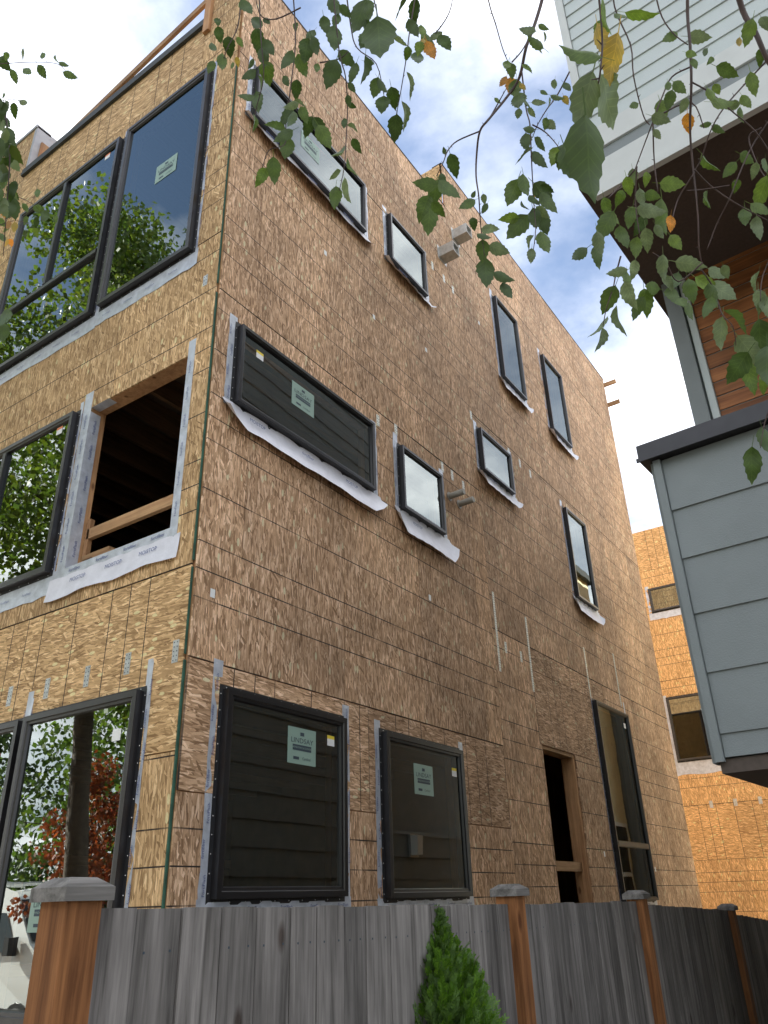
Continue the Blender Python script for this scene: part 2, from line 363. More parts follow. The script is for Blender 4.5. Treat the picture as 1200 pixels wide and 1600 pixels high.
def text_mesh(body, size):
    cu = bpy.data.curves.new('txt', 'FONT'); cu.body = body; cu.size = size; cu.resolution_u = 2; cu.align_x = 'CENTER'; cu.align_y = 'CENTER'
    o = bpy.data.objects.new('txt', cu); COL.objects.link(o)
    dg = bpy.context.evaluated_depsgraph_get(); dg.update()
    me = o.evaluated_get(dg).to_mesh()
    vs_ = [tuple(v.co) for v in me.vertices]; fs = [tuple(p.vertices) for p in me.polygons]
    o.evaluated_get(dg).to_mesh_clear(); bpy.data.objects.remove(o); bpy.data.curves.remove(cu)
    return vs_, fs
TXT = {}
def put_text(mb, P, body, size, a, z, d, rot=0.0, mi=0, hf=1.0):
    key = (body,)
    if key not in TXT: TXT[key] = text_mesh(body, 1.0)
    vs_, fs = TXT[key]; c, s_ = math.cos(rot), math.sin(rot)
    flip = -1 if P.A.cross(Vector((0,0,1))).dot(P.N) < 0 else 1     # keep the words readable from outside
    pts = [P(a + flip*(x*hf*c - y*s_)*size, z + (x*hf*s_ + y*c)*size, d) for x, y, _ in vs_]
    mb.idx(pts, fs, mi)

# ------------------------------------------------------------------ OSB sheets
T_OSB = 0.011
def sheet(P, a0, a1, z0, z1, openings, parent, mat, vertical=True, lift=0.0):
    g = 0.0022
    a0 += g; a1 -= g; z0 += .0042; z1 -= .0042
    A = sorted({a0, a1, *[min(max(v, a0), a1) for o in openings for v in o[:2]]})
    Z = sorted({z0, z1, *[min(max(v, z0), z1) for o in openings for v in o[2:4]]})
    def solid(i, j):
        if i < 0 or j < 0 or i >= len(A)-1 or j >= len(Z)-1: return False
        ca, cz = (A[i]+A[i+1])/2, (Z[j]+Z[j+1])/2
        return not any(o[0] < ca < o[1] and o[2] < cz < o[3] for o in openings)
    if not any(solid(i, j) for i in range(len(A)-1) for j in range(len(Z)-1)): return None
    d1 = T_OSB + lift; d0 = 0.0
    def uvp(a, z): return (z - z0, a - a0) if vertical else (a - a0, z - z0)
    flip = P.A.cross(Vector((0,0,1))).dot(P.N) < 0
    todo = {(i, j) for i in range(len(A)-1) for j in range(len(Z)-1) if solid(i, j)}
    while todo:                     # each connected piece of a cut sheet is its own piece
        comp = set(); st = [todo.pop()]
        while st:
            c = st.pop(); comp.add(c)
            for n_ in ((c[0]+1, c[1]), (c[0]-1, c[1]), (c[0], c[1]+1), (c[0], c[1]-1)):
                if n_ in todo: todo.remove(n_); st.append(n_)
        mb = MB()
        for i, j in sorted(comp):
            q = [(A[i],Z[j]),(A[i+1],Z[j]),(A[i+1],Z[j+1]),(A[i],Z[j+1])]
            if flip: q = q[::-1]
            mb.face([P(a, z, d1) for a, z in q], 0, [uvp(a, z) for a, z in q])
            mb.face([P(a, z, d0) for a, z in q[::-1]], 0, [uvp(a, z) for a, z in q[::-1]])
            for (di, dj, e0, e1) in ((-1,0,(A[i],Z[j]),(A[i],Z[j+1])),(1,0,(A[i+1],Z[j]),(A[i+1],Z[j+1])),(0,-1,(A[i],Z[j]),(A[i+1],Z[j])),(0,1,(A[i],Z[j+1]),(A[i+1],Z[j+1]))):
                if not solid(i+di, j+dj):
                    mb.face([P(*e0, d0), P(*e1, d0), P(*e1, d1), P(*e0, d1)], 0, [uvp(*e0), uvp(*e1), uvp(*e1), uvp(*e0)])
        mb.build('osb_sheet', mat, parent, uv=True)

# ------------------------------------------------------------------ windows
def ring(mb, P, a0, a1, z0, z1, prof, mis):
    loops = []
    for ins, d in prof:
        loops.append([P(a0+ins, z0+ins, d), P(a1-ins, z0+ins, d), P(a1-ins, z1-ins, d), P(a0+ins, z1-ins, d)])
    for k in range(len(loops)-1):
        for c in range(4):
            e = (c+1) % 4
            mb.face([loops[k][c], loops[k][e], loops[k+1][e], loops[k+1][c]], mis[k])
def make_window(P, a0, a1, z0, z1, parent, vm=(), hm=None, depth=0.06, face=0.044, sticker=None, tag_col=None, tag_at=None, side_tape='silver', flap=0.0, flat_sill=0.0, tape_up=0.10, label=None, seed=0, fin=True, tape_w=0.085, brand=True):
    """vm: (a, z_lo, z_hi) vertical mullions; hm: height of a horizontal bar"""
    rnd = random.Random(seed)
    mb = MB()
    B = T_OSB
    ring(mb, P, a0, a1, z0, z1, [(0, -0.05), (0, B+depth), (face*0.62, B+depth), (face*0.70, B+depth-0.010), (face, B+depth-0.012), (face*1.12, B+depth-0.030), (face*1.12, -0.03)], [0, 1 if P.N.y < -.5 else 0, 1, 1 if P.N.y < -.5 else 0, 0, 0])  # faces on front-facing walls coloured grey for the sky they reflect
    w = mb.build('window', ['frame_black', 'bead_sky_grey'], parent)
    if label: w['label'] = label
    WM[w.name] = Matrix()
    fi = face*1.1
    gb = MB(); dg = B+depth-0.032
    bars = []
    if hm is not None: bars.append((a0+fi, a1-fi, hm-0.035, hm+0.035))
    for (a, zl, zh) in vm: bars.append((a-0.035, a+0.035, max(zl, z0+fi), min(zh, z1-fi)))
    gm = MB()
    q = [P(a0+fi, z0+fi, dg), P(a1-fi, z0+fi, dg), P(a1-fi, z1-fi, dg), P(a0+fi, z1-fi, dg)]
    if P.A.cross(Vector((0,0,1))).dot(P.N) < 0: q = q[::-1]
    # cut the pane into the lights between the bars so each is its own pane
    cells = [(a0+fi, a1-fi, z0+fi, z1-fi)]
    if hm is not None:
        cells = [(a0+fi, a1-fi, z0+fi, hm), (a0+fi, a1-fi, hm, z1-fi)]
    out = []
    for c in cells:
        xs = [c[0]] + [a for a, zl, zh in vm if zl < (c[2]+c[3])/2 < zh] + [c[1]]
        for i in range(len(xs)-1): out.append((xs[i], xs[i+1], c[2], c[3]))
    for c in out:
        g = MB(); tl = rnd.uniform(-.0012, .0012); t2 = rnd.uniform(-.0012, .0012)
        q = [P(c[0], c[2], dg+tl), P(c[1], c[2], dg+t2), P(c[1], c[3], dg-tl), P(c[0], c[3], dg-t2)]
        if P.A.cross(Vector((0,0,1))).dot(P.N) < 0: q = q[::-1]
        g.face(q); g.build('pane', 'glass', w)
    for (b0, b1, c0, c1) in bars:
        m = MB()
        def Tb(a, d, z): return P(a, z, d)
        m.box((b0, dg-0.02, c0), (b1, B+depth-0.006, c1), 0, Tb)
        if b1-b0 > c1-c0: m.box((b0, B+depth-0.006, c0+0.012), (b1, B+depth-0.001, c1-0.012), 1, Tb)
        else: m.box((b0+0.012, B+depth-0.006, c0), (b1-0.012, B+depth-0.001, c1), 1, Tb)
        m.build('mullion', ['frame_black', 'bead_sky_grey'], w)
    if fin:
        m = MB(); fw_ = 0.032
        ring(m, P, a0-fw_, a1+fw_, z0-fw_, z1+fw_, [(0, B), (0, B+0.0035), (fw_, B+0.0035)], [0, 0])
        m.build('nailing_fin', 'fin_black', w)
        m = MB()
        def dot(a, z):
            m.idx([P(a-0.0045, z, B+.0036), P(a, z-0.0045, B+.0036), P(a+0.0045, z, B+.0036), P(a, z+0.0045, B+.0036), P(a, z, B+.0085)], [(0,1,4),(1,2,4),(2,3,4),(3,0,4)])
        n = int((z1-z0)/0.105)
        for i in range(n+1):
            z = z0 + 0.03 + (z1-z0-0.06)*i/max(1, n)
            dot(a0-0.017, z); dot(a1+0.017, z)
        n = int((a1-a0)/0.13)
        for i in range(n+1):
            a = a0 + 0.03 + (a1-a0-0.06)*i/max(1, n); dot(a, z1+0.017); dot(a, z0-0.017)
        m.build('fin_screws', 'screw', w)['kind'] = 'stuff'
    tw = tape_w
    pm = MB()
    if side_tape:
        mt = 'tape_silver'
        for s_ in (-1, 1):
            m = MB(); n = 14; e = a0-0.012 if s_ < 0 else a1+0.012
            zt = z1 + tape_up*rnd.uniform(0.7, 1.2); zb = z0 - 0.05
            inner = []; outer = []
            for i in range(n+1):
                z = zb + (zt-zb)*i/n
                inner.append(P(e, z, B+0.0012 if z < z1 else B+0.003))
                outer.append(P(e + s_*(tw + rnd.uniform(-.006, .006)), z, B+0.0015 + rnd.uniform(0, .006)))
            for i in range(n): m.face([inner[i], outer[i], outer[i+1], inner[i+1]])
            m.build('flashing_tape', mt, w)
            k = 0
            z = zb + 0.12
            while brand and z < zt - 0.08:
                put_text(pm, P, 'FortiFlash' if k % 2 == 0 else 'fortifiber', 0.030, e + s_*(0.030 + tw*0.36 + (0.012 if k % 2 else -0.012)), z, B+0.0105, math.pi/2, hf=1.0)
                z += 0.2; k += 1
    if flat_sill:
        m = MB(); n = 16; top = []; bot = []
        A0, A1 = a0-tw-0.02, a1+tw+0.02
        for i in range(n+1):
            a = A0 + (A1-A0)*i/n
            top.append(P(a, z0+0.0, B+0.0022)); bot.append(P(a, z0-flat_sill*rnd.uniform(0.93, 1.05), B+0.004+rnd.uniform(0, .006)))
        for i in range(n): m.face([bot[i], bot[i+1], top[i+1], top[i]])
        m.build('sill_tape', 'tape_silver', w)
        a = A0 + 0.18
        while brand and a < A1 - 0.1:
            put_text(pm, P, 'FortiFlash', 0.030, a, z0-flat_sill*0.6, B+0.0125); a += 0.30
    if flap:
        m = MB(); n = 28; nr = 6
        A0, A1 = a0-tw-0.03, a1+tw+0.06
        rows = []; ph = rnd.uniform(0, 6)
        for j in range(nr+1):
            f = j/nr; row = []
            for i in range(n+1):
                u_ = i/n; a = A0 + (A1-A0)*u_
                endc = min(1.0, min(u_, 1-u_)*9)
                wv = 0.5 + 0.5*math.sin(ph + u_*(A1-A0)*5.2) * math.sin(ph*2 + u_*(A1-A0)*2.1)
                drop = flap*(0.70 + 0.30*wv)*(0.40 + 0.60*endc**0.6)
                outw = (0.012 + 0.060*wv)*(f**1.6) + 0.03*f*f
                row.append(P(a + (0.03*f if u_ > .5 else 0), z0 - 0.004 - drop*f, B + 0.005 + outw + 0.004*math.sin(u_*41+j)))
            rows.append(row)
        vs_ = [q for r_ in rows for q in r_]; fs = []
        for j in range(nr):
            for i in range(n): fs.append((j*(n+1)+i, j*(n+1)+i+1, (j+1)*(n+1)+i+1, (j+1)*(n+1)+i))
        m.idx(vs_, fs); o = m.build('sill_flashing', 'membrane', w, smooth=True)
        a = A0 + 0.35; k = 0
        while brand and a < A1 - 0.3:
            put_text(pm, P, 'MOISTOP' if k % 2 == 0 else 'fortifiber', 0.042, a, z0 - flap*0.36, B + 0.05); a += 0.62; k += 1
    if pm.v: pm.build('tape_lettering', 'tape_print', w)['kind'] = 'stuff'
    if sticker:
        ca, cz, sw, sh = sticker
        m = MB(); dz = dg + 0.0035
        def quad(x0, x1, y0, y1, mi, dd):
            q = [P(ca+x0*sw, cz+y0*sh, dd), P(ca+x1*sw, cz+y0*sh, dd), P(ca+x1*sw, cz+y1*sh, dd), P(ca+x0*sw, cz+y1*sh, dd)]
            m.face(q, mi)
        quad(-.5, .5, -.5, .5, 0, dz); quad(-.33, .33, -.13, .03, 1, dz+.0012)
        put_text(m, P, 'LINDSAY', sh*0.20, ca, cz+sh*0.14, dz+.0014, mi=1, hf=sw/sh*1.0)
        put_text(m, P, 'WINDOWS & DOORS', sh*0.075, ca, cz-sh*0.05, dz+.0026, mi=0, hf=sw/sh*0.95)
        put_text(m, P, 'Cardinal', sh*0.11, ca+sw*.16, cz-sh*0.34, dz+.0014, mi=1)
        quad(-.30, -.10, -.38, -.30, 1, dz+.0012); quad(-.07, .07, .28, .38, 1, dz+.0012)
        o = m.build('glass_sticker', ['sticker_green', 'ink'], w)
    if tag_col:
        ta, tz = tag_at; m = MB(); dz = dg + 0.003
        for z_, h_, mi in ((tz, 0.05, 0), (tz+0.05, 0.025, 1)):
            m.face([P(ta, z_, dz), P(ta+0.085, z_, dz), P(ta+0.085, z_+h_, dz), P(ta, z_+h_, dz)], mi)
        m.build('tag_sticker', ['sticker_white', tag_col], w)
    return w

# ================================================================== THE GROUND
def ground_h(y):
    if y > -4.6: return 0.0
    if y > -6.0: return -0.55*(-4.6-y)/1.4
    return -0.55
mb = MB()
ys = [-700, -40, -12.6, -6.0, -4.6, 30, 700]
xs = [-700, -40, 40, 700]
for i in range(len(xs)-1):
    for j in range(len(ys)-1):
        mb.face([(xs[i],ys[j],ground_h(ys[j])),(xs[i+1],ys[j],ground_h(ys[j])),(xs[i+1],ys[j+1],ground_h(ys[j+1])),(xs[i],ys[j+1],ground_h(ys[j+1]))])
tag(mb.build('ground', 'soil'), kind='structure')
mb = MB(); mb.face([(-200,-12.4,-.545),(200,-12.4,-.545),(200,-6.2,-.545),(-200,-6.2,-.545)])
tag(mb.build('road', 'asphalt'), kind='structure')
for y0 in (-6.2, -12.55):
    mb = MB(); mb.box((-200, y0, -.56), (200, y0+.15, -.42)); tag(mb.build('kerb', 'concrete'), kind='structure')
mb = MB(); mb.box((-60, -4.5, -.02), (60, -3.0, .03)); tag(mb.build('pavement', 'concrete'), kind='structure')

# ================================================================== THE OSB HOUSE
H = empty('unfinished_house', (0, 0, 0), 'three storey house under construction, sheathed in weathered strand board with black framed windows', 'house')
WS = {  # side windows: y0,y1,z0,z1
 'S3a': (.22, 2.03, 8.44, 9.19), 'S3b': (2.55, 3.36, 8.46, 9.20), 'S3c': (5.50, 6.26, 8.49, 10.03), 'S3d': (7.26, 8.06, 8.50, 10.0),
 'S2a': (.225, 2.08, 5.14, 5.89), 'S2b': (2.58, 3.40, 5.16, 5.89), 'S2c': (4.50, 5.38, 6.48, 7.09), 'S2d': (7.27, 8.08, 5.58, 7.05),
 'S1a': (.315, 1.59, 1.69, 2.925), 'S1b': (2.13, 3.41, 1.67, 2.905), 'S1c': (7.33, 8.66, 1.56, 4.07)}
DOOR = (5.42, 6.41, 0.5, 3.23)
WF = {'F3a': (-1.60, -.36, 6.75, 9.20), 'F3b': (-3.56, -1.72, 6.74, 9.19), 'F2b': (-3.56, -1.67, 4.07, 5.59), 'F1a': (-1.60, -.37, 1.06, 2.915), 'F1b': (-3.5, -1.66, 1.06, 2.90)}
OPEN = (-1.49, -.28, 4.06, 5.58)
ops_s = list(WS.values()) + [DOOR]; ops_f = list(WF.values()) + [OPEN]
YB = 11.02; YS = 4.40
# front part of the side wall
cols = [0.0, .42, 1.64, 2.86, 4.08, YS]
rws = [(.03, 2.27, True), (3.08, 6.13, True), (6.13, 9.18, True), (9.18, 10.76, True)]
for (z0, z1, v) in rws:
    for i in range(len(cols)-1):
        sheet(SIDE, cols[i], cols[i+1], z0, z1, ops_s, H, 'osb_weathered', v, random.uniform(0, .003))
for a0, a1 in ((0.0, 1.95), (1.95, YS)):
    sheet(SIDE, a0, a1, 2.27, 3.08, ops_s, H, 'osb_weathered', False, random.uniform(0, .003))
# rear part (split level)
colr = [YS, 5.37, 6.62, 7.84, 9.06, 10.28, YB]
for (z0, z1) in ((.03, 1.33), (1.33, 4.38), (4.38, 7.27), (7.27, 10.32), (10.32, 11.68)):
    for i in range(len(colr)-1):
        if z0 == 1.33 and i in (1, 2): 
            sheet(SIDE, colr[i], colr[i+1], 1.33, 3.23, ops_s, H, 'osb_weathered', True, random.uniform(0, .003))
        else:
            sheet(SIDE, colr[i], colr[i+1], z0, z1, ops_s, H, 'osb_weathered', z0 != .03, random.uniform(0, .003))
sheet(SIDE, 5.37, 7.84, 3.23, 4.10, ops_s, H, 'osb_weathered', False, .001); sheet(SIDE, 5.37, 7.84, 4.10, 4.38, ops_s, H, 'osb_weathered', False, .0)
sheet(SIDE, YS-.25, YS, 10.76, 11.68, [], H, 'osb_weathered', True, .0)
# front wall
colf = [-7.0, -6.1, -4.88, -3.66, -2.44, -1.22, -.022]
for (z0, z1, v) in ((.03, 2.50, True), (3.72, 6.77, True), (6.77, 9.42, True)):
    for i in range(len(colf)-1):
        sheet(FRONT, colf[i], colf[i+1], z0, z1, ops_f, H, 'osb_golden_lit', v, random.uniform(0, .003))
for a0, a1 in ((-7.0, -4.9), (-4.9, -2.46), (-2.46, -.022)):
    sheet(FRONT, a0, a1, 2.50, 3.72, ops_f, H, 'osb_golden_lit', False, random.uniform(0, .003))
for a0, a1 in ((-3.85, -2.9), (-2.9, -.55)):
    sheet(FRONT, a0, a1, 9.42, 10.14, ops_f, H, 'osb_golden_lit', False, .001)
sheet(FRONT, -.55, -.022, 9.42, 10.80, ops_f, H, 'osb_golden_lit', True, .001)
sheet(FRONT, -7.0, -3.85, 9.42, 11.0, ops_f, H, 'osb_golden_lit', True, .001)
# rear block's front face above the lower roof
RB = Plane((0, YS-.25, 0), (1,0,0), (0,-1,0))
for a0, a1 in ((-7.0, -4.6), (-4.6, -2.3), (-2.3, -.022)): sheet(RB, a0, a1, 9.6, 11.68, [], H, 'osb_golden_lit', False, .0)
# back wall, mirrored in the panes of the house behind
BACK = Plane((0, YB, 0), (-1,0,0), (0,1,0)); BW = (2.2, 3.6, 5.4, 6.9)
for z0, z1 in ((.03, 1.33), (1.33, 4.38), (4.38, 7.27), (7.27, 10.32), (10.32, 11.68)):
    for i in range(6): sheet(BACK, i*1.16, (i+1)*1.16, z0, z1, [BW], H, 'osb_golden_lit', z0 > 1, random.uniform(0, .003))
# framing behind the sheets: solid wall cores with openings, 0.14 thick, lumber returns
def core(P, a0, a1, z0, z1, openings, mat='lumber_z', th=0.14, name='stud_wall'):
    A = sorted({a0, a1, *[min(max(v, a0), a1) for o in openings for v in o[:2]]}); Z = sorted({z0, z1, *[min(max(v, z0), z1) for o in openings for v in o[2:4]]})
    def solid(i, j):
        if i < 0 or j < 0 or i >= len(A)-1 or j >= len(Z)-1: return False
        ca, cz = (A[i]+A[i+1])/2, (Z[j]+Z[j+1])/2
        return not any(o[0] < ca < o[1] and o[2] < cz < o[3] for o in openings)
    mb = MB()
    for i in range(len(A)-1):
        for j in range(len(Z)-1):
            if not solid(i, j): continue
            for d in (-0.002, -th): mb.face([P(A[i],Z[j],d),P(A[i+1],Z[j],d),P(A[i+1],Z[j+1],d),P(A[i],Z[j+1],d)])
            for (di, dj, e0, e1) in ((-1,0,(A[i],Z[j]),(A[i],Z[j+1])),(1,0,(A[i+1],Z[j]),(A[i+1],Z[j+1])),(0,-1,(A[i],Z[j]),(A[i+1],Z[j])),(0,1,(A[i],Z[j+1]),(A[i+1],Z[j+1]))):
                if not solid(i+di, j+dj): mb.face([P(*e0,-.002),P(*e1,-.002),P(*e1,-th),P(*e0,-th)])
    return mb.build(name, mat, H)
core(SIDE, .01, YS, .0, 10.74, ops_s); core(SIDE, YS, YB, .0, 11.66, ops_s)
core(FRONT, -7.0, -.15, .0, 9.42, ops_f); core(FRONT, -.55, -.15, 9.42, 10.78, []); core(FRONT, -3.85, -.55, 9.42, 10.12, []); core(FRONT, -7.0, -3.86, 9.42, 10.98, [])
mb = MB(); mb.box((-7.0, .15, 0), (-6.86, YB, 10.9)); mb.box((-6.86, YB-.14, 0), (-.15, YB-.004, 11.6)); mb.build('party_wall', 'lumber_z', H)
mb = MB(); mb.box((-6.85, YS-.24, 0), (-.15, YS-.10, 11.6)); mb.build('cross_wall', 'shaded_interior', H)
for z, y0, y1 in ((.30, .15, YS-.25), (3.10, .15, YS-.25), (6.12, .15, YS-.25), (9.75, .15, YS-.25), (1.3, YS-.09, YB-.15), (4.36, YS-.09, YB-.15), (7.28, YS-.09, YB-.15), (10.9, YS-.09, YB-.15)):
    mb = MB(); mb.box((-6.85, y0, z), (-.145, y1, z+.03)); mb.build('subfloor' if z < 9 else 'roof_deck', 'shaded_interior' if z < 9 else 'roof_membrane', H)
for lvl in (6.12, 3.10, 9.75):
    for k in range(16):
        x = -.42 - k*.406
        mb = MB(); mb.box((x-.019, .15, lvl-.26), (x+.019, YS-.26, lvl-.004)); mb.build('joist', 'joist_wood_shaded', H)
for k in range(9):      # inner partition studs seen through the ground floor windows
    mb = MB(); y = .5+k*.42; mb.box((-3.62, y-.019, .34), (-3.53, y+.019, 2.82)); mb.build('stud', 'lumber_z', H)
mb = MB(); mb.box((-3.70, .16, .34), (-3.63, YS-.27, 2.83)); mb.build('partition', 'shaded_interior', H)
for z in (1.15, 2.05):
    mb = MB(); mb.box((-3.52, .3, z), (-3.48, 4.0, z+.09)); mb.build('blocking', 'lumber_y', H)
# windows of the side wall
def W(key, **k):
    P = SIDE if key[0] == 'S' else FRONT
    d = WS if key[0] == 'S' else WF
    return make_window(P, *d[key], H, seed=hash(key) % 999 if False else sum(map(ord, key))*7, **k)
make_window(BACK, *BW, H, seed=3, flat_sill=.2, brand=False)
W('S3a', sticker=(1.05, 8.85, .30, .24), flap=.20); W('S3b', flap=.17); W('S3c', flap=.26, sticker=None); W('S3d', flap=.26)
W('S2a', sticker=(1.02, 5.60, .30, .24), tag_col='sticker_yellow', tag_at=(.42, 5.69), flap=.27); W('S2b', flap=.32, tape_up=.16)
W('S2c', flap=.24); W('S2d', flap=.28)
W('S1a', sticker=(1.09, 2.655, .31, .25), tag_col='sticker_yellow', tag_at=(1.38, 2.70), flat_sill=.09, face=.06, tape_up=.16)
W('S1b', sticker=(2.72, 2.58, .31, .25), tag_col='sticker_yellow', tag_at=(3.22, 2.66), flat_sill=.09, face=.06, tape_up=.12)
W('S1c', hm=2.235, flat_sill=.06, tape_up=.25, tag_col='sticker_white', tag_at=(8.45, 3.85), tape_w=.05)
W('F3a', flat_sill=.20, sticker=(-.86, 8.10, .30, .24), tape_w=.05, face=.06)
W('F3b', hm=7.56, vm=((-2.66, 7.6, 9.2),), flat_sill=.20, tape_w=.05, tag_col='sticker_orange', tag_at=(-1.98, 9.02), face=.06)
W('F2b', vm=((-2.69, 4.0, 5.7),), flat_sill=.20, tape_w=.05, tag_col='sticker_orange', tag_at=(-1.92, 5.44), face=.06)
W('F1a', tape_up=.20, sticker=(-1.05, 1.66, .30, .24), tag_col='sticker_white', tag_at=(-.60, 2.62), face=.06, tape_w=.06)
W('F1b', vm=((-2.58, 1.0, 2.95),), tape_up=.20, tag_col='sticker_orange', tag_at=(-1.95, 2.62), face=.06, tape_w=.05)
# unglazed opening in the front wall: tape, rail, blocks
m = MB(); B = T_OSB+.003
for (a0, a1, z0, z1) in ((-1.60, -1.49, 3.90, 5.76), (-.28, -.20, 3.95, 5.72)):
    m.face([FRONT(a0, z0, B), FRONT(a1, z0, B), FRONT(a1, z1, B), FRONT(a0, z1, B)])
m.face([FRONT(-1.489, 3.98, B), FRONT(-1.489, 5.54, B), FRONT(-1.489, 5.54, -.09), FRONT(-1.489, 3.98, -.09)])
m.face([FRONT(-.281, 4.06, B), FRONT(-.281, 5.54, B), FRONT(-.281, 5.54, -.05), FRONT(-.281, 4.06, -.05)])
m.face([FRONT(-1.489, 5.578, B), FRONT(-1.25, 5.578, B), FRONT(-1.25, 5.578, -.07), FRONT(-1.489, 5.578, -.07)])
m.face([FRONT(-1.60, 3.99, B+.001), FRONT(-.20, 3.99, B+.001), FRONT(-.20, 4.062, B+.001), FRONT(-1.60, 4.062, B+.001)])
m.face([FRONT(-1.49, 4.0625, B), FRONT(-.28, 4.0625, B), FRONT(-.28, 4.0625, -.12), FRONT(-1.49, 4.0625, -.12)])
m.build('opening_tape', 'tape_silver', H)
m = MB(); n = 20; rows = []
for j in range(4):
    rows.append([FRONT(-1.66+1.50*i/n, 3.995-.062*j-.012*math.sin(i*.7)*(j/3), B+.002+.006*j*j*.4+.003*math.sin(i*1.9+j)) for i in range(n+1)])
vs_ = [q for r_ in rows for q in r_]
m.idx(vs_, [(j*(n+1)+i, j*(n+1)+i+1, (j+1)*(n+1)+i+1, (j+1)*(n+1)+i) for j in range(3) for i in range(n)]); m.build('opening_flashing', 'membrane', H, smooth=True)
m = MB()
for a in (-1.35, -1.02, -.70, -.40): put_text(m, FRONT, 'fortifiber', .04, a, 4.025, B+.004)
for a in (-1.28, -.86, -.48): put_text(m, FRONT, 'MOISTOP', .045, a, 3.93, B+.014)
for z in (4.2, 4.45, 4.7, 4.95, 5.2, 5.45): put_text(m, FRONT, 'FortiFlash', .036, -1.545, z, B+.003, math.pi/2); put_text(m, FRONT, 'FortiFlash', .03, -.24, z, B+.003, math.pi/2)
RET = Plane((-1.4885, 0, 0), (0,1,0), (1,0,0))
for z in (4.25, 4.55, 4.85, 5.15, 5.4): put_text(m, RET, 'FortiFlash', .036, .045, z, .003, math.pi/2)
m.build('opening_lettering', 'tape_print', H)['kind'] = 'stuff'
m = MB(); m.box((-1.44, .10, 4.34), (-.24, .138, 4.43)); m.build('guard_rail', 'lumber', H)
m = MB(); m.box((-1.20, .02, 4.066), (-.95, .12, 4.105)); m.box((-1.35, .03, 4.105), (-1.02, .11, 4.143)); m.build('wood_block', 'lumber', H)
m = MB(); m.box((-1.455, .10, 4.07), (-1.415, .14, 4.52)); m.build('rail_post', 'lumber_z', H)
# doorway: header, jamb, cross bar
m = MB(); m.box((-.16, 6.36, .5), (-.004, 6.408, 3.228)); m.build('door_jamb', 'lumber_z', H)
m = MB(); m.box((-.10, 5.42, 1.90), (-.062, 6.36, 2.00)); m.build('door_brace', 'lumber_y', H)
m = MB(); m.box((-.158, 5.424, 3.19), (-.004, 6.36, 3.227)); m.build('door_header', 'lumber_y', H)
# corner edge paint
for z0, z1, w_ in ((1.0, 3.06, .009), (3.10, 3.70, .004), (3.75, 6.1, .006), (6.2, 9.0, .003)):
    m = MB(); m.box((-.020, -.0135, z0), (-.020+w_, .004, z1)); m.build('edge_strip', 'green_edge', H)
# nail plates and straps
def plate(P, a, z, w_, h_, mat, name, rows=3):
    m = MB(); d = T_OSB+.0035
    def T(a_, dd, z_): return P(a_, z_, dd)
    m.box((a-w_/2, d-.002, z-h_/2), (a+w_/2, d+.0015, z+h_/2), 0, T)
    n = max(2, int(h_/.028))
    for i in range(n):
        for s_ in ((-1, 1) if w_ > .03 else (0,)):
            zc = z-h_/2+h_*(i+.5)/n; ac = a+s_*w_*.26
            m.box((ac-.004, d+.0015, zc-.004), (ac+.004, d+.0022, zc+.004), 1, T)
    return m.build(name, [mat, 'ink'], H)
for a in (-.10, -.57, -1.0, -1.46, -1.93, -2.4, -2.9): plate(FRONT, a, 3.13+random.uniform(-.02, .02), .055, .15, 'galvanized', 'nail_plate')
plate(FRONT, -.16, 6.30, .05, .11, 'galvanized', 'nail_plate')
for a, z in ((3.62, 9.2), (3.92, 9.2), (4.16, 9.18), (2.22, 6.02), (2.55, 6.08), (3.50, 6.06), (3.72, 6.05), (3.98, 6.02), (4.36, 7.22), (5.44, 7.18), (5.78, 7.16), (6.12, 7.14), (4.7, 4.22), (5.1, 4.2)):
    plate(SIDE, a, z, .05, .13, 'strap_white', 'nail_plate')
for y, z0, z1, mt_ in ((4.50, 3.90, 4.84, 'strap_white'), (5.355, 3.83, 4.76, 'strap_white'), (7.29, 4.12, 4.82, 'galvanized'), (8.58, 4.2, 5.02, 'galvanized')):
    plate(SIDE, y, (z0+z1)/2, .044, z1-z0, mt_, 'metal_strap')
for a, z in ((.16, 3.55), (3.3, 7.6), (3.05, 4.35), (4.9, 9.1), (1.35, 7.6), (2.2, 7.35), (8.9, 1.95), (6.95, 2.1)):   # little paper labels on the sheets
    m = MB(); s_ = .022
    m.face([SIDE(a-s_, z-s_*1.4, T_OSB+.005), SIDE(a+s_, z-s_*1.4, T_OSB+.005), SIDE(a+s_, z+s_*1.4, T_OSB+.005), SIDE(a-s_, z+s_*1.4, T_OSB+.005)]); m.build('paper_label', 'sticker_white', H)
# exhaust hoods and pipes
for y, z in ((3.92, 9.62), (4.40, 10.36)):
    m = MB(); w_ = .085
    o_ = [(0.0, -w_, -w_), (0.0, w_, -w_), (0.0, w_, w_), (0.0, -w_, w_)]
    m.idx([(.012, y-w_, z-w_), (.012, y+w_, z-w_), (.012, y+w_, z+w_), (.012, y-w_, z+w_), (.24, y-w_, z-w_), (.24, y+w_, z-w_), (.24, y+w_, z+w_), (.24, y-w_, z+w_), (.20, y-w_*.9, z-w_*.9), (.20, y+w_*.9, z-w_*.9), (.20, y+w_*.9, z+w_*.9), (.20, y-w_*.9, z+w_*.9), (.24, y-w_*.9, z-w_*.9), (.24, y+w_*.9, z-w_*.9), (.24, y+w_*.9, z+w_*.9), (.24, y-w_*.9, z+w_*.9)],
        [(0,1,5,4),(1,2,6,5),(2,3,7,6),(3,0,4,7),(4,5,13,12),(5,6,14,13),(6,7,15,14),(7,4,12,15),(12,13,9,8),(13,14,10,9),(14,15,11,10),(15,12,8,11),(8,9,10,11)])
    m.box((.0115, y-.12, z-.12), (.0145, y+.12, z+.12)); m.build('duct_hood', 'vent_metal', H)
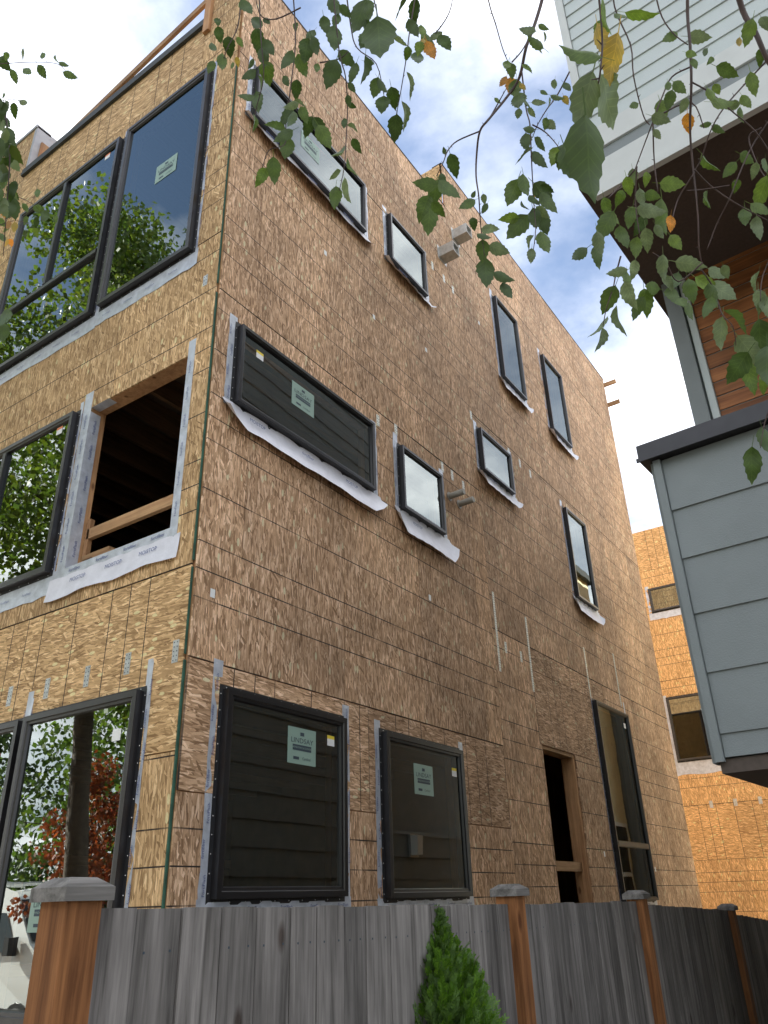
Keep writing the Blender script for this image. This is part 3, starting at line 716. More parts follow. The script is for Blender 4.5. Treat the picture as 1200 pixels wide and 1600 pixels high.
for y, z in ((3.62, 5.73), (3.84, 5.72)):
    m = MB(); m.tube([(.0, y, z), (.20, y, z+.005), (.203, y, z+.005)], [.036, .036, .031], 14)
    m.tube([(.013, y, z), (.018, y, z)], [.055, .055], 14); m.build('vent_pipe', 'plastic_pipe', H, smooth=False)
# roof edge, rails
m = MB(); m.box((-3.86, -.045, 10.14), (-.50, .16, 10.20)); m.box((-3.86, -.05, 10.085), (-.50, -.016, 10.14)); m.build('drip_edge', 'roof_membrane', H)
m = MB(); m.box((-.55, -.052, 9.93), (-.46, -.014, 10.95)); m.build('rail_post', 'lumber_z', H)
m = MB()
def hit(px, py, y):
    d = rt*((px-600)/F_PX) - up*((py-800)/F_PX) + fw; t = (y-CAM.y)/d.y; return CAM + d*t
ra = hit(331, -4, .19); rb = hit(142, 178, .19); rb = rb + (rb-ra)*.35; ra = ra + (ra-rb)*.12
ax_ = (rb-ra).normalized(); nz_ = Vector((0, 1, 0)).cross(ax_).normalized(); 
m.idx([ra+Vector((0, s_*.019, 0))+nz_*h_*.045 for s_, h_ in ((-1,-1),(1,-1),(1,1),(-1,1))] + [rb+Vector((0, s_*.019, 0))+nz_*h_*.045 for s_, h_ in ((-1,-1),(1,-1),(1,1),(-1,1))], [(0,1,2,3),(7,6,5,4),(0,4,5,1),(1,5,6,2),(2,6,7,3),(3,7,4,0)])
m.build('guard_rail', 'lumber', H)
m = MB(); m.box((-3.853, -.016, 10.14), (-3.80, .50, 11.03)); m.box((-7.0, -.03, 11.0), (-3.80, .18, 11.05)); m.build('parapet_wrap', 'grey_wrap', H)
m = MB(); m.box((-3.799, .07, 10.22), (-3.77, .32, 10.78)); m.build('wood_block', 'lumber_z', H)
for y, z in ((YB-.05, 11.52), (YB-.05, 11.0)):
    m = MB(); m.box((-1.4, y+.07, z), (.26, y+.11, z+.09)); m.build('lookout', 'lumber', H)
m = MB(); m.box((-.15, .0, 10.762), (.016, YS-.26, 10.785)); m.box((-.15, YS-.26, 11.682), (.016, YB, 11.70)); m.build('parapet_plate', 'osb_weathered', H)

# ================================================================== ORANGE HOUSE AT THE BACK
YR = 17.4
H2 = empty('unfinished_house', (0, YR, 0), 'unfinished house behind the alley, sheathed in fresh orange strand board', 'house')
REAR = Plane((0, YR, 0), (1,0,0), (0,-1,0))
def hit(px, py, y):
    d = rt*((px-600)/F_PX) - up*((py-800)/F_PX) + fw; t = (y-CAM.y)/d.y; return CAM + d*t
w1a = hit(1014, 922, YR); w1b = hit(1064, 948, YR); w2a = hit(1041, 1092, YR); w2b = hit(1060, 1190, YR)
RW1 = (w1a.x, w1a.x+1.5, w1b.z, w1a.z); RW2 = (w2a.x+.02, w2a.x+2.5, w2b.z, w2a.z)
ops_r = [RW1, RW2]
ZT = hit(995, 832, YR).z
colx = [-8, -6.6, -5.38, -4.16, -2.94, -1.72, -.5, .72, 1.94, 2.3]
for z0, z1, v in ((0.0, 2.3, True), (2.3, 3.5, False), (3.5, 6.55, True), (6.55, 9.6, True), (9.6, ZT, False)):
    for i in range(len(colx)-1): sheet(REAR, colx[i], colx[i+1], z0, z1, ops_r, H2, 'osb_orange_lit', v, random.uniform(0, .003))
def core2(a0, a1, z0, z1):
    mb = MB(); mb.box((a0, YR+2.6, z0), (a1, YR+7, z1)); mb.box((a0, YR+.05, z1-.25), (a1, YR+2.6, z1)); mb.box((a0, YR+.05, 3.2), (a1, YR+2.6, 3.4)); mb.box((a0, YR+.05, 6.5), (a1, YR+2.6, 6.6)); mb.build('house_body', 'shaded_interior', H2)
core2(-7.98, 2.28, 0, ZT-.02)
for i_, (rw, fl) in enumerate(((RW1, .22), (RW2, .34))):
    make_window(REAR, *rw, H2, sticker=(rw[0]+1.15, rw[3]-.55, .34, .28) if i_ else None, flat_sill=fl, tape_up=.1, seed=50+i_, vm=((rw[0]+1.65, rw[2], rw[3]),) if i_ else (), tape_w=.09, brand=False)
for k, a in enumerate((-1.0, -.45, .1, .65, 1.2)):
    m = MB(); m.box((a-.04, YR-.016, 3.42), (a+.04, YR-.0125, 3.58)); m.build('nail_plate', 'galvanized', H2)
sd2 = Plane((2.3, YR, 0), (0,1,0), (1,0,0))
for k_ in range(4):
    for i in range(5): sheet(sd2, .02+i*1.22, 1.24+i*1.22, k_*3.05, min(ZT, k_*3.05+3.05), [], H2, 'osb_orange_lit', True)

# ================================================================== GREY NEIGHBOUR
TH = R(3.5); K = Vector((2.88, .81, 0))
EV = Vector((math.cos(TH), -math.sin(TH), 0)); DV = Vector((math.sin(TH), math.cos(TH), 0))
def N(s, t, z): return K + EV*s + DV*t + Vector((0, 0, z))
H3 = empty('grey_house', tuple(K), 'finished grey lap sided house with cedar lined balcony and dark brown soffit', 'house')
def nbox(name, lo, hi, mat, parent=H3):
    m = MB(); m.box(lo, hi, 0, lambda s, t, z: N(s, t, z)); return m.build(name, mat, parent)
def lap(s0, s1, z0, z1, exp, t0, mat, name='siding_board', side=False, zs=None):
    zs = zs or [z0 + exp*i for i in range(int((z1-z0)/exp+.999))]
    for i, z in enumerate(zs):
        zt = zs[i+1] if i+1 < len(zs) else z1
        m = MB(); th, tb = .004, .016 + random.uniform(-.001, .001)
        # wedge: bottom edge stands proud, top tucks under the next board
        if not side: P_ = lambda s, d, zz: N(s, t0-d, zz)
        else: P_ = lambda s, d, zz: N(t0-d, s, zz)
        z_t = min(zt+.014, z1)
        v = [P_(s0, 0, z), P_(s1, 0, z), P_(s1, tb, z), P_(s0, tb, z), P_(s0, 0, z_t), P_(s1, 0, z_t), P_(s1, th, z_t), P_(s0, th, z_t)]
        m.idx(v, [(0,3,2,1),(4,5,6,7),(0,1,5,4),(1,2,6,5),(2,3,7,6),(3,0,4,7)]); m.build(name, mat, H3)
SW = 6.0
# balcony guard and slab
nbox('guard_wall', (.0, .018, 2.22), (SW, .15, 3.86), 'siding_dark')
nbox('guard_wall', (.0, .15, 2.22), (.13, 1.42, 3.86), 'siding_dark')
lap(.034, SW, 2.22, 3.865, .306, .018, 'siding_dark', zs=[2.22, 2.33, 2.63, 2.94, 3.25, 3.54])
lap(.0, 1.42, 2.22, 3.865, .306, .0, 'siding_dark', side=True, zs=[2.22, 2.33, 2.63, 2.94, 3.25, 3.54])
nbox('corner_board', (-.012, -.012, 2.20), (.030, .017, 3.865), 'siding_dark'); nbox('corner_board', (-.034, .0175, 2.20), (-.0165, .11, 3.865), 'siding_dark')
nbox('coping', (-.075, -.05, 3.872), (SW, .20, 3.972), 'cap_metal'); nbox('coping', (-.075, .2, 3.872), (.18, 1.42, 3.972), 'cap_metal')
nbox('drip_lip', (-.085, -.062, 3.862), (SW, -.0505, 3.885), 'cap_metal')
nbox('balcony_soffit', (.0, .02, 2.15), (SW, 1.42, 2.215), 'soffit_brown')
nbox('balcony_floor', (.13, .15, 2.60), (SW, 1.42, 2.72), 'concrete')
# ground floor wall
nbox('ground_floor_wall', (.03, 1.42, 0), (SW, 11, 2.60), 'siding_dark')
lap(6.2, 11, .1, 2.6, .306, .028, 'siding_dark', side=True)
# cedar wall and its trim
nbox('recess_wall', (.02, 1.44, 2.60), (SW, 1.60, 6.20), 'soffit_brown')
z = 2.72; k = 0
while z < 6.17:
    m = MB(); zt = min(z+.121, 6.19)
    m.box((0, 0, 0), (SW-.2, .018+random.uniform(-.001, .001), zt-z-.006))
    o = m.build('cedar_board', 'cedar'); o.parent = H3
    o.matrix_parent_inverse = WM[H3.name].inverted()
    o.matrix_basis = Matrix.Translation(N(.155, 1.42, z)) @ Matrix.Rotation(-TH, 4, 'Z')
    z += .127; k += 1
nbox('corner_post', (-.03, 1.36, 2.6), (.085, 1.47, 6.175), 'siding_dark'); nbox('corner_post', (.10, 1.39, 2.6), (.15, 1.44, 6.175), 'siding_light')
# soffit
nbox('soffit', (-.13, .02, 6.18), (SW, 1.60, 6.24), 'soffit_brown'); nbox('soffit', (-.13, 1.60, 6.18), (.03, 6.2, 6.24), 'soffit_brown')
# upper box
nbox('upper_wall', (.0, .02, 6.24), (SW, 6.2, 10.4), 'siding_light')
lap(.045, SW, 6.63, 10.4, .153, .018, 'siding_light')
lap(.02, 6.2, 6.26, 10.4, .306, .0, 'siding_dark', side=True)
nbox('corner_board', (-.020, -.012, 6.60), (.040, .017, 10.4), 'trim_light')
nbox('trim_board', (-.02, -.012, 6.42), (SW, .016, 6.628), 'trim_light')
nbox('trim_recess', (-.004, .006, 6.28), (SW, .018, 6.42), 'siding_dark')
nbox('trim_board', (-.01, -.03, 6.02), (SW, .012, 6.28), 'trim_light'); nbox('trim_board', (-.015, -.045, 5.965), (SW, -.0, 6.019), 'trim_light')
nbox('roof', (-.2, -.25, 10.4), (SW+.2, 6.4, 10.55), 'cap_metal')
# side wall below the box and the lower rear wing
lap(1.42, 6.2, .1, 6.17, .306, .02, 'siding_dark', side=True)
nbox('side_wall', (.021, 1.43, 2.6), (1.0, 6.2, 6.18), 'siding_dark')
nbox('rear_wing', (.25, 6.2, 0), (SW, 11.0, 7.0), 'siding_dark'); nbox('roof', (.1, 6.2, 7.0), (SW, 11.1, 7.15), 'cap_metal')
# porch lamp on the neighbour's wall
LP = empty('wall_lamp', tuple(N(0, 6.8, 2.3)), 'pale square wall lamp mounted on the grey side wall', 'lamp')
for nm, lo, hi, mt_ in (('lamp_back', (-.02, 6.66, 2.24), (.012, 6.92, 2.56), 'galvanized'), ('lamp_shade', (-.13, 6.68, 2.27), (-.021, 6.85, 2.54), 'white_paint')):
    nbox(nm, lo, hi, mt_, LP)
# cream house and a second grey one further along
H4 = empty('cream_house', (4, 15, 0), 'cream painted house with white window frames beyond the grey one', 'house')
m = MB(); m.box((3.6, 13.2, 0), (9, 18.6, 10.1)); m.build('house_body', 'cream_paint', H4)
m = MB(); m.box((3.45, 13.0, 10.1), (9.2, 18.75, 10.3)); m.build('roof', 'roof_membrane', H4)
for y0, z0 in ((17.2, 1.6), (13.8, 4.6), (16.0, 4.6)):
    m = MB(); m.box((3.555, y0-.1, z0-.1), (3.598, y0+1.2, z0+1.7)); w_ = m.build('window', 'white_paint', H4); WM[w_.name] = Matrix()
    m = MB()
    for zz0, zz1 in ((z0, z0+.45), (z0+.55, z0+1.6)): m.box((3.545, y0, zz0), (3.553, y0+1.1, zz1))
    m.build('pane', 'dark_glass', w_)
H5 = empty('sided_house', (4, 22, 0), 'dark grey sided house past the cream one', 'house')
m = MB(); m.box((3.4, 19.0, 0), (9, 27, 8.9)); m.build('house_body', 'siding_dark', H5)
for i in range(29):
    m = MB(); z0 = .1+i*.30; m.idx([(3.375, 18.98, z0), (3.375, 27, z0), (3.4, 27, z0), (3.4, 18.98, z0), (3.392, 18.98, z0+.30), (3.392, 27, z0+.30), (3.4, 27, z0+.30), (3.4, 18.98, z0+.30)], [(0,1,2,3),(0,4,5,1),(4,7,6,5),(0,3,7,4),(1,5,6,2)]); m.build('siding_board', 'siding_dark', H5)
m = MB(); m.box((3.2, 18.9, 8.9), (9.2, 27.2, 9.1)); m.build('roof', 'roof_membrane', H5)

# ================================================================== FENCE
XF = 2.05
FN = empty('wooden_fence', (XF, -2.09, 0), 'weathered grey vertical board fence with brown capped posts', 'fence')
posts = [-2.09, .13, 1.80, 3.95, 6.10, 8.3]
ptop = [1.66, 1.645, 1.61, 1.50, 1.36, 1.22]
def ftop(y):
    k_ = [(-2.09, 1.655), (.13, 1.622), (1.78, 1.610), (1.82, 1.592), (3.93, 1.512), (3.97, 1.487), (6.1, 1.345), (8.3, 1.2)]
    for (a, za_), (b, zb_) in zip(k_, k_[1:]):
        if a <= y <= b: return za_ + (zb_-za_)*(y-a)/(b-a)
    return 1.655 if y < 0 else 1.2
y = posts[0] + .05
while y < 8.3:
    bw = random.choice((.138, .14, .136, .120, .145))
    nxt = min([p for p in posts if p > y], default=9)
    y1 = min(y+bw, nxt-.02 if nxt-.02 > y+.03 else y+bw)
    zt = ftop((y+y1)/2); dx_ = random.uniform(-.003, .003); dz_ = random.uniform(-.003, .003)
    tl = random.uniform(-.0015, .0015)
    m = MB(); bv = .002
    y0_, y1_ = y+.002, y1-.002
    v = [(-.008, y0_, .03), (.006, y0_, .03), (.008, y0_+bv, .03), (.008, y1_-bv, .03), (.006, y1_, .03), (-.008, y1_, .03)]
    n = len(v); top = [(a, b, zt+dz_+ (.002 if i in (2,) else 0)) for i, (a, b, c) in enumerate(v)]
    top = [(a+tl, b, c) for a, b, c in top]
    vs_ = [(XF+a+dx_, b, c) for a, b, c in v] + [(XF+a+dx_, b, c) for a, b, c in top]
    m.idx(vs_, [tuple(range(n)), tuple(range(2*n-1, n-1, -1))] + [(i, i+n, (i+1) % n+n, (i+1) % n) for i in range(n)])
    m2 = m
    for zn in (zt-.095, zt-.75):        # nail heads
        for yy in (y0_+.03, y1_-.03):
            if y1-y > .09: m2.box((XF+.0082+dx_, yy-.0028, zn-.0028), (XF+.0086+dx_, yy+.0028, zn+.0028), 1)
    m.build('fence_board', ['fence_grey', 'ink'], FN)
    y = y1 if y1 < nxt-.025 else nxt+.02
    if abs(y-nxt) < .03: y = nxt+.035
for yp, zt in zip(posts, ptop):
    m = MB(); hw = .046; xc = XF+.018 if yp < 0 else XF+.0
    m.box((xc-hw, yp-hw, 0), (xc+hw, yp+hw, zt+.01)); p_ = m.build('post', 'fence_post', FN); WM[p_.name] = Matrix()
    c_ = .064; z0 = zt+.01
    lo = [(xc-c_, yp-c_, z0), (xc+c_, yp-c_, z0), (xc+c_, yp+c_, z0), (xc-c_, yp+c_, z0)]
    md = [(a, b, z0+.028) for a, b, c in lo]; t_ = c_*.52
    hi = [(xc-t_, yp-t_, z0+.048), (xc+t_, yp-t_, z0+.048), (xc+t_, yp+t_, z0+.048), (xc-t_, yp+t_, z0+.048)]
    m = MB(); m.idx(lo+md+hi, [(3,2,1,0),(0,1,5,4),(1,2,6,5),(2,3,7,6),(3,0,4,7),(4,5,9,8),(5,6,10,9),(6,7,11,10),(7,4,8,11),(8,9,10,11)]); m.build('post_cap', 'cap_grey', p_)
for zr in (.35, 1.15):
    for a, b in zip(posts, posts[1:]):
        m = MB(); m.box((XF-.05, a+.05, zr), (XF-.012, b-.05, zr+.085)); m.build('rail', 'fence_grey', FN)

# ================================================================== ARBORVITAE
TP = pix(692, 1600, 2.75); TX, TY = TP.x, TP.y
AR = empty('arborvitae', (TX, TY, 0), 'small bright green cone shaped conifer growing against the fence', 'shrub')
rnd = random.Random(3); m = MB()
HT = pix(703, 1424, 2.75).z
def prof(f):
    d = (HT-.10)*(1-f); k_ = [(0, .004), (.09, .016), (.13, .05), (.18, .095), (.26, .135), (.40, .18), (.7, .25), (1.1, .30), (2, .31)]
    for (a0_, b0_), (a1_, b1_) in zip(k_, k_[1:]):
        if d <= a1_: return b0_ + (b1_-b0_)*(d-a0_)/(a1_-a0_)
    return .3
for i in range(4200):
    f = (.45+.54*rnd.random()) if i % 5 else rnd.random()*.5; z = .10 + (HT-.10)*f; a = rnd.uniform(0, 2*math.pi)
    lump = 1 + .16*math.sin(a*3+z*8) + .12*math.sin(a*5-z*14+1)
    r_ = prof(f)*lump*(.35+.65*rnd.random()**.45)
    out = Vector((math.cos(a), math.sin(a), 0)); p_ = Vector((TX, TY, z)) + out*r_
    big = min(1.0, .38 + 2.2*(1-f))
    up_ = (out*rnd.uniform(.25, .75) + Vector((rnd.uniform(-.25, .25), rnd.uniform(-.25, .25), rnd.uniform(.55, 1.0)))).normalized()
    sdv = up_.cross(Vector((rnd.uniform(-1, 1), rnd.uniform(-1, 1), rnd.uniform(-.3, .3)))).normalized(); nv = up_.cross(sdv)
    L_ = rnd.uniform(.055, .10)*big
    def lobe(q, d, l, w):
        t_ = d.cross(nv).normalized(); m.face([q-t_*w, q+t_*w, q+d*l*.7+t_*w*.9, q+d*l, q+d*l*.7-t_*w*.9])
    for j in range(7):
        h_ = j/7; q = p_ + up_*L_*h_ + nv*L_*.06*math.sin(j)
        for s_ in (-1, 1):
            d = (up_*.75 + sdv*s_*(.75-.25*h_) + nv*rnd.uniform(-.2, .2)).normalized(); l = L_*(.42-.25*h_)*rnd.uniform(.8, 1.2)
            lobe(q, d, l, .0022+.0006*big)
            lobe(q+d*l*.45, (d+up_*.7).normalized(), l*.5, .0019); lobe(q+d*l*.3, (d*1.0+sdv*s_*.6).normalized(), l*.5, .0019)
    lobe(p_, up_, L_*1.08, .0022)
o = m.build('foliage', 'thuja', AR); o['kind'] = 'stuff'
m = MB(); m.tube([(TX, TY, 0), (TX, TY, .6), (TX+.005, TY, HT-.12)], [.03, .02, .004], 7); m.build('stem', 'bark', AR)

# ================================================================== STREET TREES (seen in the panes)
def leafcloud(centres, n, size, rnd, squash=1.0):
    m = MB()
    for i in range(n):
        c, r_ = centres[rnd.randrange(len(centres))]
        while True:
            d = Vector((rnd.uniform(-1, 1), rnd.uniform(-1, 1), rnd.uniform(-1, 1)))
            if .25 < d.length < 1: break
        p_ = Vector(c) + Vector((d.x*r_, d.y*r_, d.z*r_*squash))
        ax = Vector((rnd.uniform(-1, 1), rnd.uniform(-1, 1), rnd.uniform(-1.6, .3))).normalized()
        sd_ = ax.cross(Vector((rnd.uniform(-1, 1), rnd.uniform(-1, 1), rnd.uniform(-1, 1)))).normalized()
        s_ = size*rnd.uniform(.65, 1.25)
        m.face([p_, p_+ax*s_*.45+sd_*s_*.36, p_+ax*s_, p_+ax*s_*.45-sd_*s_*.36])
    return m
def tree(name, base, h, cr, n, size, mats, label, cat='tree', group=None, lean=(0, 0), trunk_r=.15, seed=1, lo=.32, bark='bark'):
    rnd = random.Random(seed); T = empty(name, base, label, cat, group)
    b = Vector(base); topv = b + Vector((lean[0], lean[1], h*.86))
    pts = [b + (topv-b)*f + Vector((math.sin(f*5+seed)*.12, math.cos(f*4+seed)*.12, 0))*(f > 0) for f in (0, .2, .4, .6, .8, 1)]
    m = MB(); m.tube(pts, [trunk_r*(1-f*.85) for f in (0, .2, .4, .6, .8, 1)], 9); m.build('trunk', bark, T, smooth=True)
    cents = []; lm = MB()
    for i in range(22):
        f = lo + (1-lo)*(i+.5)/22; p_ = b + (topv-b)*f
        a = i*2.4 + rnd.uniform(-.4, .4); ff = (f-lo)/(1-lo)
        rr_ = cr*math.sin(math.pi*min(1, .18+ff*.85))**.7*rnd.uniform(.55, 1.05)
        e_ = p_ + Vector((math.cos(a)*rr_, math.sin(a)*rr_, rnd.uniform(.1, .9)))
        md = (p_+e_)/2 + Vector((0, 0, .25))
        lm.tube([p_, md, e_], [trunk_r*.32*(1.1-ff), trunk_r*.2*(1.1-ff), .012], 5)
        cents += [(e_, cr*.36), (md, cr*.28), (e_+Vector((rnd.uniform(-.7, .7), rnd.uniform(-.7, .7), rnd.uniform(-.9, .2))), cr*.26)]
    cents.append((topv, cr*.4))
    lm.build('limbs', bark, T)
    k = len(mats)
    for j, mt_ in enumerate(mats):
        o = leafcloud(cents, n//k, size, rnd, .9).build('crown', mt_, T); o['kind'] = 'stuff'
    return T
tree('street_tree', (-5.1, -3.4, 0), 15.0, 2.9, 40000, .11, ['crown_green', 'crown_lime'], 'tall leafy street tree in front of the unfinished house, mirrored in its upper panes', lean=(-1.3, .2), trunk_r=.17, seed=4)
far = [(-16, -15.5, 10, 3.6, 'crown_dark'), (-10.5, -16.5, 12, 4.0, 'crown_green'), (-22, -17, 13, 4.4, 'crown_green'), (-4, -16, 11, 3.8, 'crown_dark'), (3, -17, 12, 4.2, 'crown_green'), (10, -15, 10, 3.6, 'crown_dark'), (-30, -15, 12, 4.5, 'crown_dark')]
names = ['dark broad tree across the road behind the van', 'tall green tree across the road between two darker crowns', 'large spreading green tree far along the road', 'dense dark tree across the road opposite the house corner', 'round green tree across the road opposite the fence', 'short dark tree across the road opposite the grey house', 'broad dark tree at the far end of the road']
for i, (x, y, h, cr, mt_) in enumerate(far):
    tree('roadside_tree', (x, y, -.55), h, cr, 7000, .26, [mt_, 'crown_green'], names[i], group='trees across the road', trunk_r=.25, seed=20+i, lo=.12)
tree('red_maple', (-7.3, -4.9, -.1), 3.6, .75, 3600, .085, ['crown_red'], 'small red leaved maple beside the kerb', trunk_r=.05, seed=9, lo=.48)
m = MB(); rnd = random.Random(5)
HG = empty('hedge', (-14, -13.4, -.5), 'dark clipped hedge along the far side of the road', 'hedge')
o = leafcloud([(Vector((-26+i*1.0, -13.4+.2*math.sin(i), .6+.8*(i % 3))), 1.0) for i in range(40)], 26000, .16, rnd).build('foliage', 'crown_dark', HG); o['kind'] = 'stuff'

# ================================================================== VAN
def van(x0, yc, z0):
    V = empty('parked_van', (x0, yc, z0), 'white high roofed van with a roof rack parked at the kerb', 'van')
    def P(x, y, z): return (x0+x, yc+y, z0+z)
    # side profile (x forward, z up): front at x=0, tail at x=-5.6
    prof_ = [(-5.6, .45), (-5.62, 1.2), (-5.55, 2.2), (-5.35, 2.52), (-4.0, 2.60), (-2.2, 2.58), (-1.75, 2.48), (-.95, 1.62), (-.35, 1.36), (-.08, 1.12), (0, .75), (-.02, .42), (-.25, .36)]
    m = MB(); half = 1.0
    def wy(z): return half*(1.0 if z < 1.2 else 1-.16*((z-1.2)/1.4)**1.6)
    n = len(prof_); L_ = [P(x, -wy(z)*(1 if x < -.3 else .93), z) for x, z in prof_]; R_ = [P(x, wy(z)*(1 if x < -.3 else .93), z) for x, z in prof_]
    vs_ = L_+R_; fs = [(i, (i+1) % n, (i+1) % n+n, i+n) for i in range(n)] + [tuple(range(n)), tuple(range(2*n-1, n-1, -1))]
    m.idx(vs_, fs); o = m.build('body', 'van_paint', V)
    bv = o.modifiers.new('bevel', 'BEVEL'); bv.width = .07; bv.segments = 3; bv.limit_method = 'ANGLE'
    def lerp(a, b, f): return tuple(a[i]+(b[i]-a[i])*f for i in range(len(a)))
    m = MB(); a, b = (-1.66, 2.40), (-1.02, 1.70); nx, nz = .022, .02
    m.face([P(a[0]+nx, -.80, a[1]+nz), P(a[0]+nx, .80, a[1]+nz), P(b[0]+nx, .86, b[1]+nz), P(b[0]+nx, -.86, b[1]+nz)]); m.build('windscreen', 'dark_glass', V)
    for s_ in (-1, 1):
        m = MB(); yy = lambda z: s_*(wy(z)+.012)
        pts = [(-2.55, 1.55), (-2.55, 2.20), (-1.86, 2.20), (-1.18, 1.52)]
        m.face([P(x, yy(z), z) for x, z in pts]); m.build('side_window', 'dark_glass', V)
        m = MB(); m.box((-1.35, s_*1.03-.02 if s_ > 0 else -1.22, 1.50), (-1.18, 1.22 if s_ > 0 else -1.01, 1.80), 0, lambda x, y, z: P(x, y, z)); m.build('mirror', 'black_trim', V)
        m = MB(); m.box((-5.4, s_*1.0-.02, .55), (-.5, s_*1.0+.02, .68), 0, lambda x, y, z: P(x, y, z)); m.build('side_moulding', 'black_trim', V)
        m = MB(); m.face([P(-.20, s_*.60, 1.13), P(-.20, s_*.90, 1.13), P(-.03, s_*.88, .92), P(-.005, s_*.60, .92)]); 
        m.v = [(v[0]+.07, v[1], v[2]+.05) for v in m.v]; m.build('headlight', 'lamp_lens', V)
        for xw in (-.95, -4.6):
            m = MB(); m.tube([P(xw, s_*.78, .36), P(xw, s_*.80, .36), P(xw, s_*1.0, .36), P(xw, s_*1.025, .36)], [.31, .36, .36, .32], 20); w_ = m.build('wheel', 'tyre', V); WM[w_.name] = Matrix()
            m = MB(); m.tube([P(xw, s_*1.02, .36), P(xw, s_*1.035, .36)], [.22, .20], 16); m.build('rim', 'rim', w_)
            m = MB(); m.tube([P(xw, s_*.985, .36), P(xw, s_*1.008, .36)], [.43, .42], 20); m.build('wheel_arch', 'black_trim', V)
    m = MB(); m.box((-.06, -.92, .40), (.05, .92, .66), 0, lambda x, y, z: P(x, y, z)); m.build('bumper', 'black_trim', V)
    m = MB(); m.box((-.10, -.52, .88), (.012, .52, 1.04), 0, lambda x, y, z: P(x, y, z)); m.build('grille', 'black_trim', V)
    m = MB()
    for yy in (-.75, .75): m.tube([P(-5.0, yy, 2.76), P(-2.3, yy, 2.76)], .025, 6)
    for xx in (-4.9, -4.1, -3.3, -2.45): m.tube([P(xx, -.85, 2.60), P(xx, -.8, 2.73), P(xx, .8, 2.73), P(xx, .85, 2.60)], .022, 6)
    m.build('roof_rack', 'galvanized', V)
    return V
van(-9.7, -7.3, -.545)

# ================================================================== NEAR BIRCH: hanging twigs and leaves
BT = empty('birch_tree', (5.6, -5.0, 0), 'birch whose thin drooping twigs with serrated leaves hang in front of the houses', 'tree')
WM[BT.name] = Matrix.Translation((5.6, -5.0, 0))
def leaf_mesh(name, fold, curl, wid, seed):
    rnd = random.Random(seed); n = 11; L = []; Rr = []; Mid = []
    for i in range(n+1):
        f = i/n
        w_ = wid*(math.sin(math.pi*f**.72)**.85)*(1-.12*f) if 0 < f < 1 else 0
        ser = 1 + (.085 if i % 2 else -.06)
        x = f; zc = -curl*f*f + .02*math.sin(f*9+seed)
        Mid.append((x, 0, zc)); ww = w_*ser
        L.append((x+(.03 if i % 2 else 0), ww*math.cos(fold), zc+ww*math.sin(fold))); Rr.append((x+(.03 if i % 2 else 0), -ww*math.cos(fold*.8), zc+ww*math.sin(fold*.8)))
    m = MB(); N_ = n+1
    m.idx(Mid+L+Rr, [(i, i+1, N_+i+1, N_+i) for i in range(n)] + [(i+1, i, 2*N_+i, 2*N_+i+1) for i in range(n)])
    m.idx([(-.30, -.008, .05), (-.30, .008, .05), (.02, .012, .004), (.02, -.012, .004), (-.15, .01, .0)], [(0,1,2,3)])
    return m
LEAVES = []
for k, (fo, cu, wd) in enumerate([(.10, .10, .29), (.25, .18, .28), (.45, .12, .28), (.18, -.10, .32), (.75, .22, .29), (.08, .26, .33)]): LEAVES.append(leaf_mesh('leaf', fo, cu, wd, k))
LM = {}
def leaf_data(k, mt_):
    if (k, mt_) not in LM:
        me = LEAVES[k].mesh('leaf', mt_); me.polygons.foreach_set('use_smooth', [True]*len(me.polygons)); LM[(k, mt_)] = me
    return LM[(k, mt_)]
CM = {'g': 'leaf_green', 'd': 'leaf_dark', 'p': 'leaf_pale', 'y': 'leaf_yellow', 'o': 'leaf_orange', 'l': 'leaf_lime'}
lr = random.Random(11)
JL = MB(); JM = list(CM.values())
def leaf(cx, cy, ln, ang, col, depth, thin=False, join=False):
    dep = depth*lr.uniform(.95, 1.05)
    size = ln*dep/F_PX*1.18
    a = R(ang); ax = rt*math.cos(a) - up*math.sin(a)          # image angle, 90 = down
    tilt = lr.uniform(-.35, .35); ax = (ax + fw*tilt).normalized()
    nrm = -fw + rt*lr.uniform(-.45, .45) + up*lr.uniform(-.45, .45)
    sdv = ax.cross(nrm).normalized()
    if thin: sdv = (Matrix.Rotation(lr.choice((-1, 1))*R(lr.uniform(62, 78)), 3, ax) @ sdv)
    zv = ax.cross(sdv).normalized()
    if lr.random() < .25 and depth > 1: sdv, zv = -sdv, -zv
    c = pix(cx, cy, dep) - ax*size*.5
    if join:            # leaves past the three hundred largest are kept together
        src = LEAVES[lr.choice((0, 1, 2, 3))]; JL.idx([c + ax*v[0]*size + sdv*v[1]*size + zv*v[2]*size for v in src.v], src.f, JM.index(CM[col])); return
    me = leaf_data(lr.choice((0, 2)) if depth < 1 else 4 if thin and lr.random() < .5 else lr.choice((0, 1, 2, 3, 5)), CM[col])
    o = bpy.data.objects.new('leaf', me); COL.objects.link(o); o.parent = BT; o.matrix_parent_inverse = Matrix.Translation((-5.6, 5.0, 0))
    o.matrix_basis = Matrix(((ax.x*size, sdv.x*size, zv.x*size, c.x), (ax.y*size, sdv.y*size, zv.y*size, c.y), (ax.z*size, sdv.z*size, zv.z*size, c.z), (0, 0, 0, 1)))
def leaves(depth, txt):
    for w_ in txt.split():
        p_ = w_.split(','); leaf(float(p_[0]), float(p_[1]), float(p_[2]), float(p_[3]), p_[4][0], depth, len(p_[4]) > 1)
